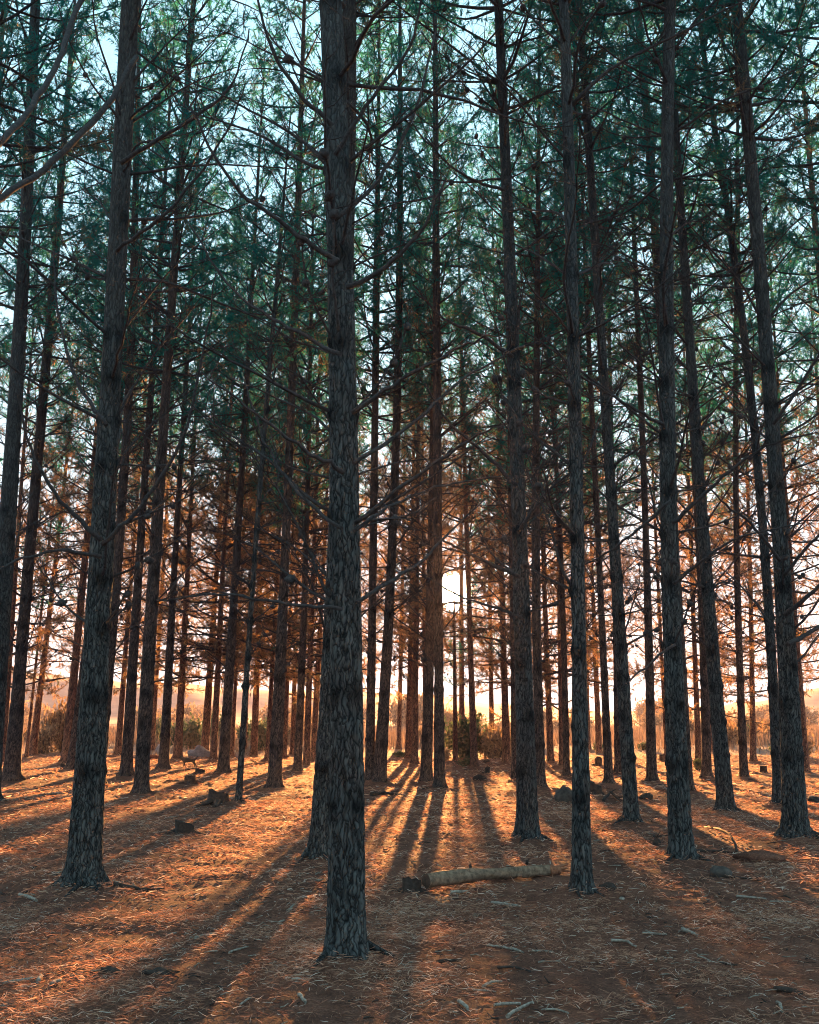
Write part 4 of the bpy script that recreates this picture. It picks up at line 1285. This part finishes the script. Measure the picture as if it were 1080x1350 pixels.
D = M_DARKSTICK
STICKS = [
    ([(972, 1184), (1011, 1187)], 4, 'long pale stick in shade, right of the round stone', M_STICK),
    ([(899, 1227), (919, 1236)], 7, 'short thick pale stick crossed by a thinner one, below the thick teal-dark pine', M_STICK),
    ([(895, 1229), (926, 1225)], 3, 'thin grey stick crossing under the short thick pale one', M_STICK),
    ([(848, 1232), (880, 1234)], 4, 'straight grey stick left of the crossed pale sticks', M_STICK),
    ([(806, 1242), (826, 1243), (838, 1250)], 5, 'bent grey stick below the log-side pine, left of a straight grey one', M_STICK),
    ([(920, 1262), (941, 1271)], 3, 'thin tan twig below the crossed pale sticks', M_STICK),
    ([(949, 1271), (972, 1275)], 4, 'dark twig beside a thin tan twig in the right foreground', D),
    ([(986, 1333), (997, 1345)], 4, 'pale stick pointing out of the bottom edge, right of centre', M_STICK),
    ([(1027, 1324), (1030, 1337)], 6, 'short pale curl of wood near the bottom right corner', M_STICK),
    ([(844, 1324), (862, 1330)], 4, 'pale twig near the bottom edge, between two stick clusters', M_STICK),
    ([(1022, 1307), (1040, 1310), (1056, 1314)], 10, 'thick black piece of bark in the bottom right corner', D),
    ([(651, 1328), (686, 1326)], 6, 'thick pale stick, upper one of the pair at the bottom centre', M_STICK),
    ([(669, 1343), (685, 1335), (703, 1324)], 6, 'forked pale stick at the bottom edge, lower one of the centre pair', M_STICK),
    ([(637, 1303), (648, 1298), (661, 1296)], 5, 'curved pale stick above the centre pair at the bottom', M_STICK),
    ([(624, 1307), (654, 1309)], 3, 'thin grey stick just below the curved pale one', M_STICK),
    ([(575, 1271), (608, 1269)], 6, 'dark straight stick in the lit patch right of the central trunk foot', D),
    ([(655, 1278), (676, 1278), (700, 1283)], 4, 'dark wavy twig right of the dark straight stick', D),
    ([(697, 1256), (729, 1257)], 4, 'straight grey stick below the log, right of two slanting sticks', M_STICK),
    ([(642, 1248), (664, 1251), (689, 1257)], 4, 'long slanting grey stick below the log', M_STICK),
    ([(676, 1252), (690, 1258)], 4, 'short slanting grey stick touching the long slanting one below the log', M_STICK),
    ([(710, 1270), (739, 1269)], 3, 'thin straight grey twig below the straight grey stick under the log', M_STICK),
    ([(650, 1193), (686, 1197)], 5, 'pale stick on sunlit litter just below the log', M_STICK),
    ([(593, 1179), (617, 1178)], 7, 'stubby grey wood piece in the shadow in front of the log', M_STICK),
    ([(605, 1323), (617, 1334)], 8, 'broad pale chip of wood left of the bottom centre sticks', M_STICK),
    ([(719, 1333), (735, 1334), (750, 1338)], 4, 'grey twig right of the bottom centre sticks', M_STICK),
    ([(413, 1272), (430, 1276), (452, 1275)], 5, 'pale stick leaning against the foot of the central trunk', M_STICK),
    ([(385, 1294), (401, 1295)], 5, 'short grey stick below the foot of the central trunk', M_STICK),
    ([(316, 1327), (330, 1318)], 4, 'pale slanting stick at the bottom, left of the central trunk', M_STICK),
    ([(395, 1314), (403, 1324)], 7, 'pale chip below the central trunk near the bottom edge', M_STICK),
    ([(380, 1203), (388, 1194)], 5, 'small pale upright-slanting chip left of the central trunk', M_STICK),
    ([(366, 1219), (375, 1215)], 4, 'tiny pale chip below the slanting chip left of the central trunk', M_STICK),
    ([(302, 1258), (327, 1250)], 4, 'slanting pale twig between the left and central foreground trunks', M_STICK),
    ([(-6, 1299), (20, 1297), (49, 1291)], 6, 'long curved pale stick at the left edge of the foreground', M_STICK),
    ([(50, 1297), (54, 1288)], 7, 'upright pale chip at the tip of the long curved stick', M_STICK),
    ([(67, 1301), (80, 1295)], 8, 'thick pale chip right of the long curved stick', M_STICK),
    ([(258, 1239), (272, 1236), (286, 1233)], 6, 'grey stick in the shade between the two foreground trunks', M_STICK),
    ([(219, 1236), (233, 1232)], 4, 'small pale twig left of the grey stick between the foreground trunks', M_STICK),
    ([(150, 1174), (172, 1175), (194, 1177)], 8, 'dark thick branch piece right of the big left trunk foot', D),
    ([(25, 1182), (36, 1185), (48, 1190)], 7, 'pale root-like stick left of the big left trunk foot', M_STICK),
    ([(914, 1124), (940, 1125), (972, 1127)], 6, 'dark fallen branch lying right of the thick teal-dark pine', D),
    ([(972, 1127, 0.01), (970, 1121, 0.05), (963, 1113, 0.10), (950, 1106, 0.10), (930, 1094, 0.02)], 4, 'thin bent branch arching up from the end of the dark fallen branch', D),
    ([(862, 1112, 0.08), (868, 1113, 0.02)], 4, 'short dark twig stuck in the cone cluster by the thick teal-dark pine', D),
    ([(796, 1054), (806, 1050, 0.06), (820, 1056)], 5, 'dark crooked branch arched on the roots of the grey stump', D),
    ([(488, 1049), (508, 1047), (526, 1050)], 6, 'dark branch pile beside the right side of the central trunk, far ground', D),
    ([(1015, 1190), (1044, 1191)], 3, 'thin tan stick near the right edge below the litter mound', M_STICK),
    ([(965, 1158), (1000, 1162)], 4, 'dark root-like stick trailing right from the round stone', D),
]
for k, (pts, w, lb, mt) in enumerate(STICKS):
    stick(pts, w, lb, mt, seed=k, twigs=3 if mt is D and k > 36 else 0)

# ------------------------------------------------------------------ litter: needles, twigs and chips nobody could count
r = np.random.default_rng(5)
zones = [(4.6, 9.5, 110000, 0.07, 0.0030), (9.5, 19, 105000, 0.09, 0.0055), (19, 37, 45000, 0.13, 0.012)]
mb = MB()
for y0, y1, cnt, ln, wd in zones:
    y = np.sqrt(r.uniform(y0 ** 2, y1 ** 2, cnt))
    x = r.uniform(-1, 1, cnt) * (0.44 * y + 1.2)
    cl = fbm(x * 1.6, y * 1.6, 3, 31)
    keep = r.random(cnt) < np.clip(0.70 + 1.5 * cl, 0.25, 1)
    x, y, cl = x[keep], y[keep], cl[keep]
    n = len(x)
    a = r.uniform(0, 6.283, n)
    e = r.normal(0.05, 0.22, n)
    d = np.stack([np.cos(a) * np.cos(e), np.sin(a) * np.cos(e), np.sin(e)], 1)
    L = ln * r.uniform(0.4, 1.3, n)[:, None]
    w = wd * r.uniform(0.6, 1.5, n)[:, None]
    side = np.cross(d, r.normal(0, 1, (n, 3)))
    side /= np.linalg.norm(side, axis=1, keepdims=True)
    c = np.stack([x, y, gh(x, y) + 0.004 + np.abs(r.normal(0, 0.008, n)) + np.abs(np.sin(e)) * L[:, 0] * 0.4], 1)
    kink = np.stack([r.normal(0, 1, n), r.normal(0, 1, n), r.normal(0.4, 0.4, n)], 1) * L * 0.08
    V = np.stack([c - d * L / 2 - side * w / 2, c - d * L / 2 + side * w / 2, c + kink + side * w / 2, c + kink - side * w / 2, c + d * L / 2], 1)
    b = np.arange(n)[:, None] * 5
    tint = np.clip(r.beta(1.2, 1.7, n) + 0.45 * cl, 0, 0.9)
    tint = np.where(r.random(n) < 0.07, 1.0, tint)
    mb.add(V, b + np.array([[0, 1, 2, 3]]), 0, False, np.repeat(tint, 5))
    mb.f.append((b + np.array([[3, 2, 4]]) + mb.n - 5 * n, 0, False))
lit = link('needle_litter', mb.mesh('needle_litter', [M_LITTER]))
tag(lit, 'brown fallen pine needles covering the forest floor', 'litter', kind='stuff')

mb = MB()
for y0, y1, cnt, ln, wd in [(4.8, 10, 900, 0.06, 0.0042), (10, 22, 900, 0.10, 0.007), (22, 36, 300, 0.2, 0.012)]:
    for k in range(cnt):
        y = math.sqrt(r.uniform(y0 ** 2, y1 ** 2))
        x = r.uniform(-1, 1) * (0.40 * y + 0.5)
        a = r.uniform(0, 6.28) if r.random() < 0.4 else r.normal(0, 0.5)
        l = ln * r.uniform(0.3, 1.5)
        q = np.array([[x, y], [x + math.cos(a) * l * 0.5, y + math.sin(a) * l * 0.5], [x + math.cos(a + r.normal(0, 0.3)) * l, y + math.sin(a + r.normal(0, 0.3)) * l]])
        z = gh(q[:, 0], q[:, 1]) + wd * 0.8 + np.array([0, abs(r.normal(0, 0.008)), abs(r.normal(0, 0.01))])
        mb.tube(np.column_stack([q, z]), wd * r.uniform(0.5, 1.2) * np.array([1, 0.9, 0.6]), 4, int(r.random() < 0.5), 0.5)
tw = link('twig_litter', mb.mesh('twig_litter', [M_STICK, M_DARKSTICK]))
tag(tw, 'small broken twigs and chips scattered over the needles', 'litter', kind='stuff')


# ------------------------------------------------------------------ shrubs and grass beyond the wood
def bush_mesh(seed, mat, w, h, n, leaf, tall=0.6, stems=14):
    rr = np.random.default_rng(seed)
    mb = MB()
    tips = []
    for k in range(stems):
        a = rr.uniform(0, 6.28)
        out = rr.uniform(0.1, 1.0) * w
        hh = h * rr.uniform(0.55, 1.0) * (1 - 0.35 * (out / w) ** 2)
        P = np.array([[0.1 * w * math.cos(a), 0.1 * w * math.sin(a), -0.05], [out * 0.45 * math.cos(a), out * 0.45 * math.sin(a), hh * 0.5], [out * math.cos(a), out * math.sin(a), hh]])
        P[1:] += rr.normal(0, 0.05 * w, (2, 3))
        mb.tube(P, [0.018, 0.011, 0.005], 4, 0, 0.5, cap=False)
        tips.append(P)
    C = []
    for k in range(n):
        P = tips[rr.integers(len(tips))]
        s = rr.uniform(0.25, 1.0)
        p = P[0] * (1 - s) ** 2 + 2 * s * (1 - s) * P[1] + s * s * P[2]
        C.append(p + rr.normal(0, 0.13 * w, 3))
    C = np.array(C)
    C[:, 2] = np.maximum(C[:, 2], 0.02)
    d = rr.normal(0, 1, (n, 3)) + np.array([0, 0, tall])
    d /= np.linalg.norm(d, axis=1, keepdims=True)
    sd_ = np.cross(d, rr.normal(0, 1, (n, 3)))
    sd_ /= np.linalg.norm(sd_, axis=1, keepdims=True)
    L = leaf * rr.uniform(0.6, 1.4, (n, 1))
    V = np.stack([C, C + d * L * 0.5 + sd_ * L * 0.26, C + d * L, C + d * L * 0.5 - sd_ * L * 0.26], 1)
    tint = np.clip(rr.beta(2, 2, n) + 0.25 * (C[:, 2] / h - 0.5), 0, 1)
    mb.add(V, np.arange(n * 4).reshape(-1, 4), 1, False, np.repeat(tint, 4))
    return mb.mesh('bush', [M_DEAD, mat])


def bush(px, py, mesh, w, label, group=None, sz=1.0, name='bush', cat='bush', d=None):
    p, dd = place(px, py)
    o = link(name, mesh)
    o.location = tuple(p)
    k = w * dd / FPX
    o.scale = (k, k, k * sz)
    o.rotation_euler = (0, 0, (px * 7.7) % 6.28)
    return tag(o, label, cat, group)


BG = [bush_mesh(40 + k, M_GREEN, 0.5, 0.62, 2600, 0.085, 0.9, 18) for k in range(2)]
BS = [bush_mesh(50 + k, M_SHRUB, 0.5, 0.55, 2000, 0.07, 0.8, 18) for k in range(4)]
bush(617, 1000, BG[0], 74, 'large bright green bush under the sun at the wood edge', sz=1.15)
bush(655, 1000, BS[0], 62, 'russet bush right of the large green bush', sz=1.25)
bush(585, 1003, BS[1], 30, 'low straw-coloured tuft left of the large green bush')
bush(618, 1012, BG[1], 34, 'low green tuft in front of the large green bush', sz=0.5)
bush(255, 988, BG[1], 46, 'dark green bush directly behind the pale boulder', sz=1.25)
bush(222, 984, BG[0], 34, 'fresh green bush left of the reddish pine behind the dog', sz=1.3)
bush(342, 990, BG[1], 46, 'dusky green bush behind the pale orange far pine, left of centre', sz=1.2)
bush(488, 998, BG[0], 16, 'tiny green tuft half hidden by the central trunk', sz=0.6)
bush(528, 999, BG[1], 28, 'low dark green tuft left of the twin trunks before the orange hill', sz=0.45)
bush(921, 1016, BG[0], 15, 'small green plant with broad leaves right of the thick teal-dark pine', sz=1.5, name='plant', cat='plant')
bush(84, 992, BS[2], 62, 'tall sandy-gold bush behind the slim reddish pine at far left', sz=1.9)
bush(55, 994, BS[3], 50, 'sandy bush at far left, left half of the gold thicket', sz=1.4)
bush(112, 992, BS[1], 44, 'low sandy bush left of the big left trunk', sz=1.0)
bush(788, 990, BG[1], 22, 'dark low bush in the golden field behind the log-side pine', sz=0.7)
bush(852, 989, BG[0], 26, 'dark low bush in the golden field left of the slim straight pine', sz=0.6)
bush(1052, 1001, BS[0], 60, 'grey-brown bush behind the thick right-edge pine', sz=1.1)
bush(1028, 996, BG[1], 26, 'olive bush peeping between the right-edge pine and its slim neighbour', sz=1.2)
for k, (px, py, w, lb) in enumerate([
    (206, 980, 40, 'green bush in the field between the two dark pines left of the dog'),
    (238, 976, 34, 'paler green bush farther back, just above the walking dog'),
    (283, 978, 44, 'green bush showing between the reddish pair and the boulder'),
    (326, 980, 36, 'olive bush showing left of the pale orange far pine'),
    (360, 978, 40, 'green bush behind the foot of the straight flared pine'),
    (432, 982, 40, 'green bush half hidden by the left edge of the central trunk'),
    (555, 981, 34, 'small russet bush behind the twin trunks'),
    (700, 984, 46, 'russet bush behind the pines right of the sun'),
    (960, 984, 50, 'brown bush behind the left-leaning right-hand pine'),
]):
    bush(px, py, (BG if 'green' in lb or 'olive' in lb else BS)[k % 2], w, lb, sz=1.2)
r = np.random.default_rng(77)
for k in range(64):
    y = r.uniform(47, 95) if k < 40 else r.uniform(95, 145)
    x = r.uniform(-0.43, 0.43) * y
    o = link('field_shrub', BS[k % 4])
    s = r.uniform(1.5, 3.0) if k < 40 else r.uniform(3.0, 5.5)
    o.location = (x, y, float(gh(x, y)))
    o.scale = (s, s, s * r.uniform(0.75, 1.25))
    o.rotation_euler = (0, 0, r.uniform(0, 6.28))
    tag(o, 'dry golden shrub in the open field beyond the pines', 'shrub', 'dry shrubs in the field beyond the pines')

n = 42000
y = np.sqrt(r.uniform(36.5 ** 2, 85 ** 2, n))
x = r.uniform(-0.44, 0.44, n) * y
keep = (fbm(x * 0.5, y * 0.5, 3, 61) + (y - 40) * 0.05) > r.uniform(-0.35, 0.45, n)
x, y = x[keep], y[keep]
n = len(x)
hh = r.uniform(0.15, 0.55, n) * np.clip((y - 33) / 12, 0.25, 1.2)
c = np.stack([x, y, gh(x, y) - 0.02], 1)
a = r.uniform(0, 6.28, n)
sd2 = np.stack([np.cos(a), np.sin(a), np.zeros(n)], 1) * (r.uniform(0.012, 0.035, n) * (y / 45))[:, None]
top = c + np.stack([r.normal(0, 0.12, n), r.normal(0, 0.12, n), hh], 1)
mb = MB()
mb.add(np.stack([c - sd2, c + sd2, top], 1), np.arange(n * 3).reshape(-1, 3), 0, False, np.repeat(r.beta(2, 2, n), 3))
tag(link('dry_grass', mb.mesh('dry_grass', [M_GRASS])), 'dry golden grass of the open field beyond the wood', 'grass', kind='stuff')

# ------------------------------------------------------------------ the dog
p, d = place(249, 1012)
DOG = bpy.data.objects.new('dog', None)
COL.objects.link(DOG)
DOG.location = tuple(p)
tag(DOG, 'small dark dog walking to the left across the sunlit litter', 'dog')
V = [(0, 0, 0.27), (-0.10, 0, 0.275), (-0.19, 0, 0.28), (-0.25, 0, 0.335), (-0.30, 0, 0.395), (-0.36, 0, 0.385), (-0.41, 0, 0.370),
     (0.10, 0, 0.28), (0.19, 0, 0.285), (0.25, 0, 0.32), (0.30, 0, 0.37), (0.33, 0, 0.42)]
E = [(0, 1), (1, 2), (2, 3), (3, 4), (4, 5), (5, 6), (0, 7), (7, 8), (8, 9), (9, 10), (10, 11)]
RD = [0.085, 0.095, 0.088, 0.060, 0.058, 0.034, 0.022, 0.074, 0.072, 0.022, 0.017, 0.012]


def leg(root_i, pts, rads):
    last = root_i
    for q, rr_ in zip(pts, rads):
        V.append(q)
        RD.append(rr_)
        E.append((last, len(V) - 1))
        last = len(V) - 1


leg(2, [(-0.185, 0.045, 0.20), (-0.205, 0.045, 0.105), (-0.225, 0.045, 0.022), (-0.255, 0.045, 0.014)], [0.036, 0.021, 0.017, 0.015])
leg(2, [(-0.175, -0.045, 0.20), (-0.150, -0.045, 0.105), (-0.125, -0.045, 0.030), (-0.150, -0.045, 0.016)], [0.036, 0.021, 0.017, 0.015])
leg(8, [(0.155, 0.045, 0.195), (0.215, 0.045, 0.115), (0.215, 0.045, 0.024), (0.190, 0.045, 0.014)], [0.046, 0.022, 0.016, 0.015])
leg(8, [(0.180, -0.045, 0.195), (0.265, -0.045, 0.125), (0.300, -0.045, 0.036), (0.280, -0.045, 0.018)], [0.046, 0.022, 0.016, 0.015])
leg(4, [(-0.285, 0.038, 0.44), (-0.268, 0.046, 0.465)], [0.020, 0.010])
leg(4, [(-0.285, -0.038, 0.44), (-0.268, -0.046, 0.465)], [0.020, 0.010])
me = bpy.data.meshes.new('dog_body')
me.from_pydata(V, E, [])
me.materials.append(M_DOG)
body = link('body', me, DOG)
sk = body.modifiers.new('skin', 'SKIN')
for i, q in enumerate(me.skin_vertices[0].data):
    q.radius = (RD[i], RD[i])
    q.use_root = i == 0
ss = body.modifiers.new('subsurf', 'SUBSURF')
ss.levels = ss.render_levels = 1
DOG.scale = (0.72, 0.72, 0.72)

# ------------------------------------------------------------------ haze
if HAZE_DENSITY > 0:
    hm, nt, out = new_mat('air')
    pv = N(nt, 'ShaderNodeVolumePrincipled')
    pv.inputs['Color'].default_value = (0.62, 0.58, 0.80, 1)
    pv.inputs['Density'].default_value = HAZE_DENSITY
    pv.inputs['Anisotropy'].default_value = 0.4
    nt.links.new(pv.outputs[0], out.inputs['Volume'])
    mb = MB()
    x0, x1, y0, y1, z0, z1 = -345.0, 345.0, -345.0, 345.0, -3.0, 27.0
    mb.add([(x0, y0, z0), (x1, y0, z0), (x1, y1, z0), (x0, y1, z0), (x0, y0, z1), (x1, y0, z1), (x1, y1, z1), (x0, y1, z1)],
           [(0, 3, 2, 1), (4, 5, 6, 7), (0, 1, 5, 4), (1, 2, 6, 5), (2, 3, 7, 6), (3, 0, 4, 7)], 0, False)
    hz = link('haze', mb.mesh('haze', [hm]))
    tag(hz, 'thin warm haze hanging in the air between the trees', 'haze', kind='stuff')
